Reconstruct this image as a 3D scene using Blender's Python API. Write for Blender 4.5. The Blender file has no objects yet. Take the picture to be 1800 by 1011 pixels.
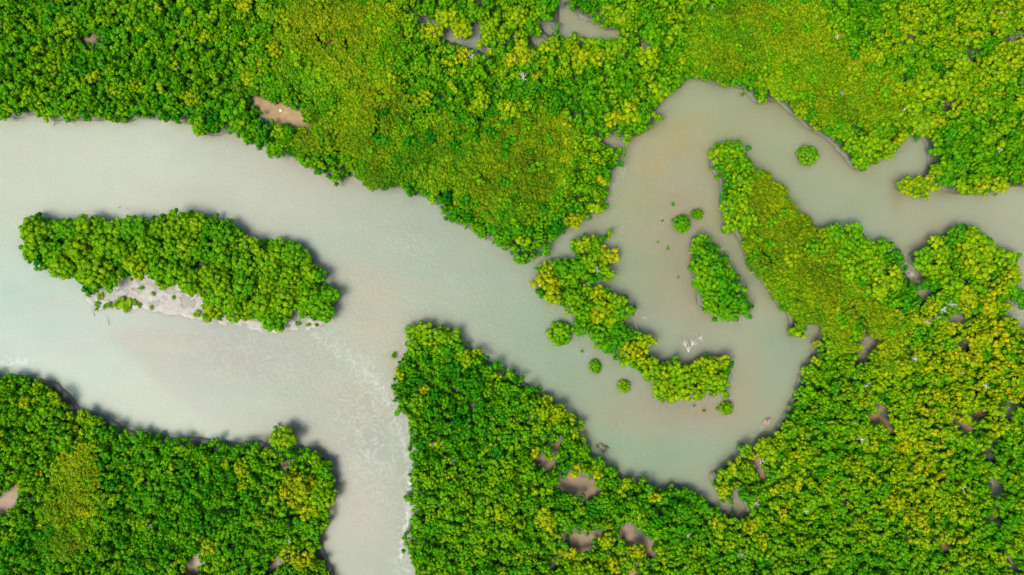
import bpy, bmesh, math, random
import numpy as np
from mathutils import Vector, Matrix

random.seed(7)
rng = np.random.default_rng(7)
scene = bpy.context.scene

# ------------------------------------------------------------------ camera, sky, sun, exposure
S = 0.2                      # metres on the water per photograph pixel
H = 240.0                    # flying height of the drone
cam_d = bpy.data.cameras.new("camera"); cam = bpy.data.objects.new("camera", cam_d)
scene.collection.objects.link(cam)
cam.location = (0, 0, H); cam.rotation_euler = (0, 0, 0)
cam_d.sensor_width = 36; cam_d.lens = 24.0
cam_d.clip_start = 1.0; cam_d.clip_end = 6000
scene.camera = cam

SUN_EL = math.radians(63)
SUN_DIR = Vector((-0.74, -0.67, 0)).normalized()          # horizontal direction towards the sun
sun_vec = Vector((SUN_DIR.x*math.cos(SUN_EL), SUN_DIR.y*math.cos(SUN_EL), math.sin(SUN_EL)))
world = bpy.data.worlds.new("World"); scene.world = world; world.use_nodes = True
wn = world.node_tree.nodes; wl = world.node_tree.links
bg = wn["Background"]
sky = wn.new("ShaderNodeTexSky"); sky.sky_type = 'NISHITA'; sky.sun_disc = False
sky.sun_elevation = SUN_EL
sky.sun_rotation = math.atan2(SUN_DIR.x, SUN_DIR.y)
sky.air_density = 1.0; sky.dust_density = 3.0; sky.ozone_density = 1.0
wl.new(sky.outputs[0], bg.inputs[0]); bg.inputs[1].default_value = 0.15

sun_d = bpy.data.lights.new("sun", 'SUN'); sun = bpy.data.objects.new("sun", sun_d)
scene.collection.objects.link(sun)
sun_d.energy = 2.0; sun_d.angle = math.radians(28.0); sun_d.color = (1.0, 0.94, 0.82)
sun.rotation_euler = (-sun_vec).to_track_quat('-Z', 'Y').to_euler()

vs = scene.view_settings
vs.view_transform = 'Standard'; vs.look = 'None'; vs.gamma = 1.0; vs.use_curve_mapping = False
vs.exposure = 1.62
scene.cycles.max_bounces = 6

# ------------------------------------------------------------------ helpers
def wx(px, z=0.0): return (px-900.0)*S*(1-z/H)
def wy(py, z=0.0): return (505.5-py)*S*(1-z/H)

def tag(o, label=None, cat=None, group=None, kind=None):
    if label: o["label"] = label
    if cat: o["category"] = cat
    if group: o["group"] = group
    if kind: o["kind"] = kind
    return o

def link(o, parent=None):
    scene.collection.objects.link(o)
    if parent is not None: o.parent = parent
    return o

def mesh_np(name, verts, faces3, mat, var=None, smooth=False):
    """triangle mesh from arrays; var = one random number per vertex"""
    me = bpy.data.meshes.new(name)
    v = np.asarray(verts, np.float32); f = np.asarray(faces3, np.int32)
    me.vertices.add(len(v)); me.vertices.foreach_set("co", v.ravel())
    me.loops.add(f.size); me.loops.foreach_set("vertex_index", f.ravel())
    k = f.shape[1]
    me.polygons.add(len(f))
    me.polygons.foreach_set("loop_start", np.arange(0, f.size, k, dtype=np.int32))
    me.polygons.foreach_set("loop_total", np.full(len(f), k, np.int32))
    if smooth: me.polygons.foreach_set("use_smooth", np.ones(len(f), bool))
    me.update(calc_edges=True); me.validate()
    if var is not None:
        a = me.attributes.new("var", 'FLOAT_VECTOR', 'POINT')
        a.data.foreach_set("vector", np.asarray(var, np.float32).ravel())
    me.materials.append(mat)
    return me

_lat = {}
def vnoise(x, y, scale, seed=0):
    """smooth value noise in 0..1, x/y arrays"""
    if seed not in _lat: _lat[seed] = np.random.default_rng(1000+seed).random((256, 256))
    L = _lat[seed]
    x = np.asarray(x, float)/scale+64; y = np.asarray(y, float)/scale+64
    xi = np.floor(x).astype(int); yi = np.floor(y).astype(int)
    fx = x-xi; fy = y-yi; fx = fx*fx*(3-2*fx); fy = fy*fy*(3-2*fy)
    g = lambda a, b: L[a % 256, b % 256]
    return (g(xi, yi)*(1-fx)+g(xi+1, yi)*fx)*(1-fy)+(g(xi, yi+1)*(1-fx)+g(xi+1, yi+1)*fx)*fy

def fbm(x, y, scale, seed=0, n=4):
    t = 0; a = 1; s = 0
    for k in range(n):
        t = t+a*vnoise(x, y, scale/2**k, seed+k); s += a; a *= 0.55
    return t/s

def inpoly(X, Y, poly):
    inside = np.zeros(X.shape, bool); n = len(poly)
    for i in range(n):
        x1, y1 = poly[i]; x2, y2 = poly[(i+1) % n]
        if y1 == y2: continue
        c = ((y1 > Y) != (y2 > Y)) & (X < (x2-x1)*(Y-y1)/(y2-y1)+x1)
        inside ^= c
    return inside

# ------------------------------------------------------------------ materials
def new_mat(name):
    m = bpy.data.materials.new(name); m.use_nodes = True
    n = m.node_tree.nodes; l = m.node_tree.links
    b = n["Principled BSDF"]
    return m, n, l, b

def mixrgb(n, l, fac, a, b, mode='MIX'):
    m = n.new("ShaderNodeMix"); m.data_type = 'RGBA'; m.blend_type = mode
    for sock, v in ((m.inputs[0], fac), (m.inputs[6], a), (m.inputs[7], b)):
        if isinstance(v, bpy.types.NodeSocket): l.new(v, sock)
        elif isinstance(v, (int, float)): sock.default_value = v
        else: sock.default_value = (*v[:3], 1)
    return m.outputs[2]

def math_n(n, l, op, a, b=None, clamp=False):
    m = n.new("ShaderNodeMath"); m.operation = op; m.use_clamp = clamp
    for i, v in enumerate((a, b)):
        if v is None: continue
        if isinstance(v, bpy.types.NodeSocket): l.new(v, m.inputs[i])
        else: m.inputs[i].default_value = v
    return m.outputs[0]

def foliage_material():
    m, n, l, b = new_mat("mangrove_leaves")
    at = n.new("ShaderNodeAttribute"); at.attribute_type = 'INSTANCER'; at.attribute_name = "tint"
    va = n.new("ShaderNodeAttribute"); va.attribute_type = 'GEOMETRY'; va.attribute_name = "var"
    sp = n.new("ShaderNodeSeparateXYZ"); l.new(va.outputs["Vector"], sp.inputs[0])
    # x: clump's own age, y: leaf's own shade, z: young shoot
    tint = at.outputs["Color"]
    older = mixrgb(n, l, 1.0, tint, (0.60, 0.82, 1.2), 'MULTIPLY')
    young = mixrgb(n, l, 1.0, tint, (1.50, 1.15, 0.9), 'MULTIPLY')
    c = mixrgb(n, l, sp.outputs[0], older, young)
    c2 = mixrgb(n, l, sp.outputs[2], c, mixrgb(n, l, 1.0, c, (1.38, 1.18, 1.0), 'MULTIPLY'))
    hv = n.new("ShaderNodeHueSaturation"); l.new(c2, hv.inputs["Color"])
    hv.inputs["Saturation"].default_value = 1.0
    l.new(math_n(n, l, 'MULTIPLY_ADD', sp.outputs[1], 0.42), hv.inputs["Value"])
    hv.inputs["Value"].links[0].from_node.inputs[2].default_value = 0.80
    col = hv.outputs["Color"]
    l.new(col, b.inputs["Base Color"])
    b.inputs["Roughness"].default_value = 0.65
    b.inputs["Specular IOR Level"].default_value = 0.05
    tr = n.new("ShaderNodeBsdfTranslucent")
    l.new(mixrgb(n, l, 1.0, col, (0.75, 1.2, 0.8), 'MULTIPLY'), tr.inputs["Color"])
    ms = n.new("ShaderNodeMixShader"); ms.inputs[0].default_value = 0.40
    l.new(b.outputs[0], ms.inputs[1]); l.new(tr.outputs[0], ms.inputs[2])
    l.new(ms.outputs[0], n["Material Output"].inputs["Surface"])
    return m
M_LEAF = foliage_material()

def bark_material(name, c1, c2, scale=3.0):
    m, n, l, b = new_mat(name)
    tc = n.new("ShaderNodeTexCoord"); no = n.new("ShaderNodeTexNoise")
    no.inputs["Scale"].default_value = scale; no.inputs["Detail"].default_value = 6
    l.new(tc.outputs["Object"], no.inputs["Vector"])
    l.new(mixrgb(n, l, no.outputs["Fac"], c1, c2), b.inputs["Base Color"])
    b.inputs["Roughness"].default_value = 0.85
    bp = n.new("ShaderNodeBump"); bp.inputs["Strength"].default_value = 0.5
    l.new(no.outputs["Fac"], bp.inputs["Height"]); l.new(bp.outputs[0], b.inputs["Normal"])
    return m
M_BARK = bark_material("mangrove_bark", (0.10, 0.085, 0.06), (0.20, 0.17, 0.13))
M_DEAD = bark_material("bleached_wood", (0.26, 0.24, 0.21), (0.42, 0.39, 0.35))
M_DEADB = bark_material("brown_dead_wood", (0.16, 0.10, 0.065), (0.27, 0.18, 0.12))
M_STONE = bark_material("pale_stone", (0.42, 0.36, 0.26), (0.62, 0.56, 0.45), 1.5)

def ground_material():
    m, n, l, b = new_mat("mud_and_sand")
    at = n.new("ShaderNodeAttribute"); at.attribute_name = "soil"
    tc = n.new("ShaderNodeTexCoord"); no = n.new("ShaderNodeTexNoise")
    no.inputs["Scale"].default_value = 0.5; no.inputs["Detail"].default_value = 8
    l.new(tc.outputs["Object"], no.inputs["Vector"])
    mr = n.new("ShaderNodeMapRange"); mr.inputs[1].default_value = 0.3; mr.inputs[2].default_value = 0.7
    mr.inputs[3].default_value = 0.72; mr.inputs[4].default_value = 1.22
    l.new(no.outputs["Fac"], mr.inputs[0])
    vm = n.new("ShaderNodeVectorMath"); vm.operation = 'SCALE'
    l.new(at.outputs["Color"], vm.inputs[0]); l.new(mr.outputs[0], vm.inputs["Scale"])
    l.new(vm.outputs[0], b.inputs["Base Color"])
    b.inputs["Roughness"].default_value = 0.6
    bp = n.new("ShaderNodeBump"); bp.inputs["Strength"].default_value = 0.6
    l.new(no.outputs["Fac"], bp.inputs["Height"]); l.new(bp.outputs[0], b.inputs["Normal"])
    return m
M_GROUND = ground_material()

def water_material():
    m, n, l, b = new_mat("silty_water")
    at = n.new("ShaderNodeAttribute"); at.attribute_name = "silt_glare"
    fo = n.new("ShaderNodeAttribute"); fo.attribute_name = "foam"
    tc = n.new("ShaderNodeTexCoord")
    n1 = n.new("ShaderNodeTexNoise"); n1.inputs["Scale"].default_value = 0.022; n1.inputs["Detail"].default_value = 5
    n1.inputs["Distortion"].default_value = 1.2
    l.new(tc.outputs["Object"], n1.inputs["Vector"])
    c = mixrgb(n, l, n1.outputs["Fac"], mixrgb(n, l, 1.0, at.outputs["Color"], (0.93, 1.02, 1.02), 'MULTIPLY'),
               mixrgb(n, l, 1.0, at.outputs["Color"], (1.07, 0.99, 0.97), 'MULTIPLY'))
    # fine silt grain
    n2 = n.new("ShaderNodeTexNoise"); n2.inputs["Scale"].default_value = 1.7; n2.inputs["Detail"].default_value = 3
    l.new(tc.outputs["Object"], n2.inputs["Vector"])
    mr = n.new("ShaderNodeMapRange"); mr.inputs[1].default_value = 0.3; mr.inputs[2].default_value = 0.7
    mr.inputs[3].default_value = 0.92; mr.inputs[4].default_value = 1.08
    l.new(n2.outputs["Fac"], mr.inputs[0])
    vm = n.new("ShaderNodeVectorMath"); vm.operation = 'SCALE'
    l.new(c, vm.inputs[0]); l.new(mr.outputs[0], vm.inputs["Scale"])
    # foam filaments: thin ridges of a warped noise, where the foam attribute allows
    wv = n.new("ShaderNodeTexNoise"); wv.inputs["Scale"].default_value = 0.16; wv.inputs["Detail"].default_value = 5
    wv.inputs["Roughness"].default_value = 0.65; wv.inputs["Distortion"].default_value = 1.6
    l.new(tc.outputs["Object"], wv.inputs["Vector"])
    ridge = math_n(n, l, 'ABSOLUTE', math_n(n, l, 'SUBTRACT', wv.outputs["Fac"], 0.5))
    fil = n.new("ShaderNodeMapRange"); fil.inputs[1].default_value = 0.0; fil.inputs[2].default_value = 0.035
    fil.inputs[3].default_value = 1.0; fil.inputs[4].default_value = 0.0
    l.new(ridge, fil.inputs[0])
    fs = n.new("ShaderNodeSeparateXYZ"); l.new(fo.outputs["Vector"], fs.inputs[0])
    fac = math_n(n, l, 'MULTIPLY', fil.outputs[0], fs.outputs[0])
    # crisp foam line (second channel) broken by finer noise
    n3 = n.new("ShaderNodeTexNoise"); n3.inputs["Scale"].default_value = 0.7; n3.inputs["Detail"].default_value = 5
    l.new(tc.outputs["Object"], n3.inputs["Vector"])
    br = n.new("ShaderNodeMapRange"); br.inputs[1].default_value = 0.42; br.inputs[2].default_value = 0.58
    l.new(n3.outputs["Fac"], br.inputs[0])
    fac2 = math_n(n, l, 'MULTIPLY', br.outputs[0], fs.outputs[1])
    fac = math_n(n, l, 'ADD', math_n(n, l, 'MULTIPLY', fac, 0.36), fac2, clamp=True)
    col = mixrgb(n, l, fac, vm.outputs[0], (0.29, 0.32, 0.28))
    l.new(col, b.inputs["Base Color"])
    b.inputs["Roughness"].default_value = 0.42
    b.inputs["Subsurface Weight"].default_value = 1.0
    b.inputs["Subsurface Radius"].default_value = (0.8, 1.0, 1.0)
    b.inputs["Subsurface Scale"].default_value = 10.0
    b.inputs["Specular IOR Level"].default_value = 0.5
    b.inputs["IOR"].default_value = 1.33
    bp = n.new("ShaderNodeBump"); bp.inputs["Strength"].default_value = 0.30; bp.inputs["Distance"].default_value = 0.2
    n4 = n.new("ShaderNodeTexNoise"); n4.inputs["Scale"].default_value = 0.9; n4.inputs["Detail"].default_value = 5
    l.new(tc.outputs["Object"], n4.inputs["Vector"])
    l.new(n4.outputs["Fac"], bp.inputs["Height"]); l.new(bp.outputs[0], b.inputs["Normal"])
    return m
M_WATER = water_material()

# ------------------------------------------------------------------ outlines traced as seen (photograph pixels)
NORTH = [(-9000,205),(-300,203),(0,207),(12,210),(30,202),(50,200),(67,210),(79,214),(98,208),(128,212),(158,212),(175,209),(202,218),(215,215),(229,205),(249,210),(269,207),(293,214),(313,218),(331,209),(336,229),(357,239),(373,240),(387,232),(410,236),(424,251),(454,257),(466,269),(474,276),(494,274),(515,283),(538,296),(565,308),(585,320),(602,325),(607,309),(620,311),(634,325),(660,330),(701,330),(716,340),(735,347),(761,355),(765,369),(775,377),(797,397),(822,404),(835,417),(862,427),(872,436),(896,444),(898,461),(909,468),(926,459),(950,458),(953,437),(963,427),(980,421),(994,407),(1017,402),(1034,394),(1034,380),(1064,377),(1066,363),(1071,350),(1071,336),(1074,316),(1094,289),(1105,262),(1111,242),(1135,240),(1138,232),(1162,215),(1165,188),(1175,168),(1190,160),(1200,155),(1210,141),(1220,136),(1244,140),(1264,148),(1298,148),(1314,155),(1324,165),(1328,180),(1351,182),(1368,175),(1382,183),(1395,198),(1415,210),(1425,225),(1449,235),(1469,249),(1483,266),(1496,276),(1509,303),(1526,299),(1553,283),(1573,266),(1594,256),(1600,242),(1620,239),(1637,242),(1639,266),(1641,286),(1630,299),(1646,323),(1668,328),(1671,338),(1700,344),(1760,342),(1775,336),(1800,330),(2100,335),(9000,335),(9000,-9000),(-9000,-9000)]
SOUTH = [(1247,275),(1250,255),(1270,247),(1300,246),(1312,258),(1312,278),(1324,293),(1345,299),(1365,320),(1378,330),(1388,347),(1402,367),(1419,377),(1432,394),(1446,407),(1452,399),(1469,394),(1496,392),(1513,404),(1520,416),(1543,421),(1557,427),(1573,424),(1575,436),(1567,441),(1587,444),(1597,454),(1599,466),(1603,475),(1608,462),(1604,448),(1607,434),(1634,431),(1647,417),(1668,411),(1671,397),(1691,402),(1721,402),(1738,412),(1748,431),(1752,441),(1772,436),(1789,444),(1795,464),(1797,488),(1789,508),(1784,525),(1782,537),(1772,542),(1768,552),(1785,556),(1789,569),(1800,580),(2100,600),(9000,600),(9000,9000),(735,9000),(735,1300),(729,1004),(721,994),(716,974),(709,950),(711,930),(724,913),(726,893),(716,873),(724,859),(718,839),(724,816),(728,794),(714,782),(713,742),(704,735),(694,721),(692,698),(687,678),(689,653),(694,633),(708,622),(709,606),(713,582),(721,565),(745,564),(761,565),(782,572),(802,579),(817,589),(819,609),(839,609),(849,616),(862,633),(879,636),(883,653),(896,646),(909,651),(916,663),(933,672),(957,693),(977,698),(987,715),(1010,732),(1027,748),(1022,762),(1034,775),(1047,795),(1071,812),(1088,829),(1118,842),(1128,836),(1145,842),(1152,859),(1172,859),(1179,846),(1200,851),(1220,859),(1240,873),(1257,886),(1287,903),(1290,893),(1264,886),(1261,869),(1247,849),(1244,836),(1267,826),(1274,816),(1287,806),(1301,799),(1304,775),(1318,775),(1324,789),(1328,779),(1334,772),(1358,765),(1368,752),(1378,738),(1388,715),(1402,691),(1408,680),(1405,666),(1415,653),(1422,643),(1425,629),(1435,621),(1449,619),(1435,614),(1429,606),(1447,589),(1449,575),(1442,565),(1419,572),(1420,582),(1419,596),(1405,604),(1388,596),(1385,585),(1395,569),(1392,559),(1375,548),(1361,522),(1345,501),(1334,488),(1314,464),(1308,437),(1303,419),(1297,412),(1272,411),(1271,390),(1275,377),(1264,360),(1267,333),(1267,313),(1250,296)]
WEST = [(-9000,650),(-300,645),(0,656),(20,656),(50,663),(91,671),(94,681),(114,695),(124,715),(145,721),(168,728),(188,738),(205,752),(229,760),(256,758),(279,765),(296,772),(313,765),(336,767),(363,772),(390,775),(417,779),(441,770),(464,779),(478,792),(473,772),(481,758),(498,748),(515,755),(518,769),(508,782),(538,787),(568,799),(580,816),(584,836),(594,849),(594,880),(589,893),(572,903),(585,910),(579,927),(568,937),(568,974),(579,997),(587,1011),(600,1300),(600,9000),(-9000,9000)]
LONG = [(35,417),(37,405),(50,389),(64,380),(78,378),(92,382),(121,381),(148,382),(166,378),(178,382),(202,384),(227,379),(252,382),(262,389),(264,382),(282,375),(320,373),(336,372),(350,372),(373,379),(400,387),(417,400),(444,414),(467,426),(484,419),(505,421),(525,432),(538,451),(552,464),(578,474),(580,488),(565,495),(585,503),(597,515),(595,532),(582,555),(565,564),(541,562),(525,553),(508,555),(504,575),(491,584),(471,580),(444,569),(434,555),(404,560),(383,564),(363,555),(357,538),(350,523),(323,518),(303,501),(286,508),(272,498),(256,488),(219,491),(205,508),(185,513),(145,515),(135,501),(111,488),(81,478),(61,471),(44,454),(37,437)]
HOOK = [(1007,417),(1017,412),(1047,414),(1064,407),(1078,402),(1079,411),(1067,421),(1071,437),(1086,454),(1081,468),(1074,485),(1064,498),(1041,505),(1067,505),(1081,515),(1101,525),(1114,538),(1111,555),(1101,572),(1118,579),(1138,587),(1148,597),(1147,623),(1153,631),(1177,629),(1188,627),(1200,637),(1216,645),(1222,639),(1220,629),(1232,625),(1256,623),(1283,625),(1292,635),(1292,647),(1287,653),(1291,659),(1281,669),(1283,678),(1280,696),(1276,704),(1260,698),(1228,702),(1208,709),(1188,704),(1179,710),(1161,708),(1147,698),(1147,686),(1141,674),(1129,661),(1115,647),(1103,653),(1086,641),(1084,629),(1074,625),(1060,621),(1041,602),(1041,589),(1024,592),(1007,589),(1004,559),(990,545),(987,535),(970,537),(950,528),(950,515),(930,495),(940,488),(940,471),(963,459),(997,454),(1010,451),(1004,441)]
TEAR = [(1220,404),(1234,402),(1244,414),(1261,427),(1272,437),(1284,461),(1298,481),(1311,505),(1323,528),(1326,555),(1304,565),(1281,568),(1254,555),(1227,542),(1227,522),(1220,491),(1212,468),(1217,441),(1213,417)]
CREEKS = [  # open water seen through the canopy
 [(712,-10),(722,10),(735,28),(750,40),(762,28),(778,38),(780,52),(800,58),(822,62),(830,44),(846,40),(848,62),(838,72),(850,84),(864,94),(846,92),(832,80),(818,84),(800,74),(778,68),(760,50),(742,46),(726,30)],
 [(985,-300),(1000,-300),(993,17),(1007,20),(1017,34),(1044,44),(1057,40),(1057,52),(1089,54),(1090,74),(1060,66),(1050,67),(1017,62),(987,66),(984,34)],
 [(948,32),(958,32),(976,54),(966,62),(952,48)],[(936,58),(952,62),(955,72),(944,86),(938,74)],[(893,68),(903,64),(904,78),(890,78)],
 [(1124,74),(1138,76),(1138,92),(1128,88)],[(860,14),(868,16),(868,22),(860,20)],[(836,-5),(846,-5),(848,6),(838,4)],[(985,139),(992,139),(992,147),(985,147)],
 [(1590,462),(1612,470),(1616,492),(1606,500),(1592,484)],[(1614,510),(1630,508),(1630,530),(1618,524)],[(1674,552),(1694,556),(1698,568),(1680,570),(1668,562)],
 [(1736,500),(1756,496),(1754,510),(1740,510)],[(1694,592),(1702,592),(1704,602),(1694,602)],[(1670,582),(1678,582),(1678,590),(1670,588)],
 [(1500,595),(1530,593),(1551,602),(1548,615),(1536,622),(1524,640),(1508,638),(1512,620),(1506,610)],[(1586,615),(1616,620),(1612,632),(1592,630)],
 [(1288,862),(1302,858),(1304,880),(1312,900),(1306,912),(1294,904),(1290,884)],
 [(1772,706),(1786,706),(1784,722),(1770,740),(1764,736),(1768,720)],[(1744,776),(1758,776),(1758,786),(1744,788)],[(1734,800),(1748,798),(1750,808),(1736,810)],
 [(1742,838),(1752,842),(1762,860),(1756,882),(1744,876),(1746,858)],[(1742,908),(1752,906),(1752,930),(1744,932)],[(1774,975),(1782,980),(1790,1000),(1782,1004),(1776,990)],
 [(1690,108),(1704,100),(1700,110),(1692,118)],[(1776,62),(1800,52),(1800,62),(1780,68)],[(1664,172),(1672,172),(1670,186),(1662,184)],
 [(350,470),(362,472),(364,484),(352,484)],[(1056,468),(1066,468),(1066,476),(1058,476)],[(1027,436),(1038,438),(1038,448),(1028,448)],[(1024,497),(1050,500),(1052,508),(1030,508)],
 [(1085,820),(1096,820),(1096,828)],[(1060,244),(1078,238),(1098,246),(1088,260),(1070,256)]]
MUD = [   # bare mud or sand: polygon, colour
 ([(454,173),(462,177),(470,180),(492,180),(506,190),(520,196),(530,206),(544,218),(544,230),(532,232),(516,222),(500,216),(480,212),(468,208),(462,202),(461,192),(455,188)], (0.42,0.31,0.17)),
 ([(553,70),(562,66),(570,72),(580,66),(588,70),(584,78),(572,80),(558,77)], (0.46,0.30,0.17)),
 ([(148,60),(160,58),(170,62),(168,70),(155,74),(148,68)], (0.26,0.20,0.15)),
 ([(-40,888),(0,878),(20,862),(34,856),(30,872),(16,896),(0,900),(-40,905)], (0.30,0.21,0.15)),
 ([(322,1011),(330,1000),(342,976),(352,970),(352,984),(342,1011)], (0.34,0.29,0.25)),
 ([(950,804),(964,808),(974,818),(970,830),(952,824),(944,814)], (0.24,0.17,0.05)),
 ([(998,828),(1008,826),(1018,840),(1032,842),(1042,846),(1048,872),(1034,876),(1020,866),(1000,864),(976,856),(990,848),(1000,842)], (0.26,0.19,0.12)),
 ([(984,934),(1006,936),(1030,942),(1060,930),(1062,938),(1044,950),(1030,962),(1024,974),(1014,968),(1006,948)], (0.25,0.19,0.12)),
 ([(1086,932),(1100,924),(1110,922),(1116,940),(1140,946),(1152,970),(1142,978),(1128,962),(1104,958),(1092,946)], (0.27,0.20,0.14)),
 ([(1108,1000),(1116,990),(1120,1000),(1116,1030),(1100,1030)], (0.40,0.25,0.17)),
 ([(966,976),(976,978),(978,996),(970,992)], (0.28,0.22,0.18)),
 ([(972,775),(984,776),(990,786),(980,788)], (0.30,0.14,0.06)),
 ([(1526,736),(1540,724),(1552,710),(1560,694),(1562,704),(1546,728),(1562,748),(1574,768),(1562,758),(1546,744),(1530,742)], (0.33,0.22,0.12)),
 ([(1688,738),(1696,740),(1708,756),(1700,764),(1690,756)], (0.42,0.28,0.19)),
 ([(1712,714),(1726,724),(1734,728),(1722,736),(1712,730)], (0.38,0.26,0.18)),
 ([(1484,880),(1494,878),(1498,884),(1486,888)], (0.3,0.2,0.14)),([(1326,790),(1340,820),(1346,838),(1336,838),(1328,812)], (0.30,0.22,0.15)),
 ([(1644,954),(1664,958),(1668,966),(1650,962)], (0.28,0.2,0.14)),([(1594,58),(1604,54),(1610,60),(1600,68)], (0.44,0.28,0.2)),
 ([(604,62),(612,62),(612,82),(606,88)], (0.34,0.22,0.12)),
 ([(488,811),(500,814),(512,824),(504,826),(492,818)], (0.42,0.35,0.28)),([(514,824),(522,826),(520,830),(514,830)], (0.42,0.38,0.33)),
 ([(468,1000),(480,988),(498,986),(508,974),(512,980),(500,990),(478,1002)], (0.36,0.36,0.34)),
 ([(1050,778),(1070,790),(1060,796)], (0.2,0.2,0.15)),
]
SANDBAR = [(140,505),(165,495),(205,485),(256,480),(300,490),(340,505),(365,530),(400,545),(450,560),(500,560),(560,555),(580,560),(578,572),(540,580),(490,588),(420,578),(350,566),(300,556),(255,548),(205,549),(180,546),(165,552),(150,530)]

# rasters in photograph pixels, 2 px cells
RX0, RY0, RX1, RY1, RC = -360, -360, 2160, 1372, 2
gx = np.arange(RX0, RX1, RC)+1.0; gy = np.arange(RY0, RY1, RC)+1.0
GX, GY = np.meshgrid(gx, gy)
WX = GX+(fbm(GX, GY, 18, 40)-0.5)*7; WY = GY+(fbm(GX, GY, 18, 50)-0.5)*7
VEG = np.zeros(GX.shape, bool)
for P in (NORTH, SOUTH, WEST, LONG, HOOK, TEAR): VEG |= inpoly(GX, GY, P)
LANDM = VEG.copy()
HOLE = np.zeros(GX.shape, bool)
for P in CREEKS: HOLE |= inpoly(WX, WY, P)
BARE = np.zeros(GX.shape, bool)
for P, _ in MUD: BARE |= inpoly(WX, WY, P)
VEG &= ~HOLE & ~BARE
VEGU = VEG.copy()
CLEFTS = [([(874,148),(868,176),(858,202),(838,228)],4.5),([(666,158),(668,200),(662,236)],3),([(1640,128),(1690,112),(1730,86),(1762,70),(1800,56)],5),([(798,688),(818,708),(832,724)],4),
 ([(1486,538),(1512,552),(1526,578)],3),([(1338,436),(1352,448),(1364,466)],3),([(434,168),(446,178),(444,200)],6),([(136,44),(142,70),(136,84)],7),([(930,142),(914,152),(900,156)],4),([(1012,140),(1020,160),(1016,180)],4),
 ([(1500,224),(1512,214)],7),([(1588,190),(1606,200)],5),([(736,858-220),(750,650)],3),([(760,655),(772,668)],4),([(355,478),(345,468)],6),([(300,455),(330,462)],4),([(470,500),(478,520)],5),([(420,520),(436,524)],5),([(106,388),(110,408)],5),([(118,428),(134,432)],4),
 ([(215,880-40),(236,846)],5),([(340,810),(348,830)],4),([(276,865),(292,872)],5),([(170,866),(184,860)],3),([(1450,760),(1480,790),(1540,800)],3),([(1660,920),(1700,930)],3),([(1230,900),(1246,930)],4)]
for pts, w in CLEFTS:
    for (x1, y1), (x2, y2) in zip(pts[:-1], pts[1:]):
        dx, dy = x2-x1, y2-y1; t_ = np.clip(((WX-x1)*dx+(WY-y1)*dy)/(dx*dx+dy*dy), 0, 1)
        VEG &= ~(np.hypot(WX-x1-t_*dx, WY-y1-t_*dy) < w)

def look(R, px, py, default=False):
    i = int((py-RY0)/RC); j = int((px-RX0)/RC)
    if 0 <= i < R.shape[0] and 0 <= j < R.shape[1]: return R[i, j]
    return default

def fits(px, py, r, k=0.75, n=8, M=None):
    M = VEG if M is None else M
    if not look(M, px, py): return False
    for a in range(n):
        t = a*2*math.pi/n
        if not look(M, px+math.cos(t)*r*k, py+math.sin(t)*r*k): return False
    return True

def blur(A, r, n=2):
    A = A.astype(float)
    for _ in range(n):
        for ax in (0, 1):
            P = np.concatenate([np.repeat(np.take(A, [0], ax), r+1, ax), A, np.repeat(np.take(A, [-1], ax), r, ax)], ax)
            C = np.cumsum(P, ax)
            m = A.shape[ax]
            A = (np.take(C, range(2*r+1, 2*r+1+m), ax)-np.take(C, range(0, m), ax))/(2*r+1)
    return A

def sample(R, px, py):
    i = np.clip(((py-RY0)/RC).astype(int), 0, R.shape[0]-1); j = np.clip(((px-RX0)/RC).astype(int), 0, R.shape[1]-1)
    return R[i, j]

# ------------------------------------------------------------------ ground and water sheets
def axis(lo, hi, step, far):
    inner = np.arange(lo, hi+1e-6, step)
    out = np.array([40, 120, 300, 700, 1500, 3500, far-0.0])
    return np.concatenate([lo-out[::-1], inner, hi+out])

def sheet(name, xs, ys, Z, mat, attrs):
    nx, ny = len(xs), len(ys)
    X, Y = np.meshgrid(xs, ys)
    v = np.stack([(X-900)*S, (505.5-Y)*S, Z], -1).reshape(-1, 3)
    i = np.arange(ny-1)[:, None]*nx+np.arange(nx-1)[None, :]
    f = np.stack([i, i+nx, i+nx+1, i+1], -1).reshape(-1, 4)
    me = mesh_np(name, v, f, mat, smooth=True)
    for an, arr in attrs.items():
        a = me.attributes.new(an, 'FLOAT_VECTOR', 'POINT'); a.data.foreach_set("vector", arr.astype(np.float32).ravel())
    o = bpy.data.objects.new(name, me); link(o); tag(o, kind='structure')
    return o

xs = axis(RX0, RX1, 4.5, 9000); ys = axis(RY0, RY1, 4.5, 9000)
X, Y = np.meshgrid(xs, ys)
ZV = 6.0
Xi = 900+(X-900)/(1-ZV/H); Yi = 505.5+(Y-505.5)/(1-ZV/H)        # where the canopy above this spot is seen
landb = blur(LANDM, 3)
holeb = blur(HOLE, 1, 1)
L_ = sample(landb, Xi, Yi)
far = (X < RX0) | (X > RX1) | (Y < RY0) | (Y > RY1)
Zt = -1.3+1.75*np.clip((L_-0.62)/0.36, 0, 1)+0.25*(fbm(X, Y, 30, 3)-0.5)
hb = sample(holeb, X, Y)
Zt = np.where(hb > 0.3, -0.6, Zt)
bare_b = sample(blur(BARE, 2, 1), X, Y)
Zt = np.maximum(Zt, np.where(bare_b > 0.15, 0.12+0.1*bare_b, -9))
sandm = inpoly(X+(fbm(X, Y, 16, 60)-0.5)*14, Y+(fbm(X, Y, 16, 66)-0.5)*12, SANDBAR)
Zt = np.where(sandm, np.maximum(Zt, -0.115+0.27*fbm(X, Y, 13, 9)), Zt)
soil = np.empty(X.shape+(3,)); soil[:] = (0.035, 0.042, 0.018)
f1 = fbm(X, Y, 14, 21)[..., None]
soil = soil*(0.7+0.6*f1)
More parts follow.
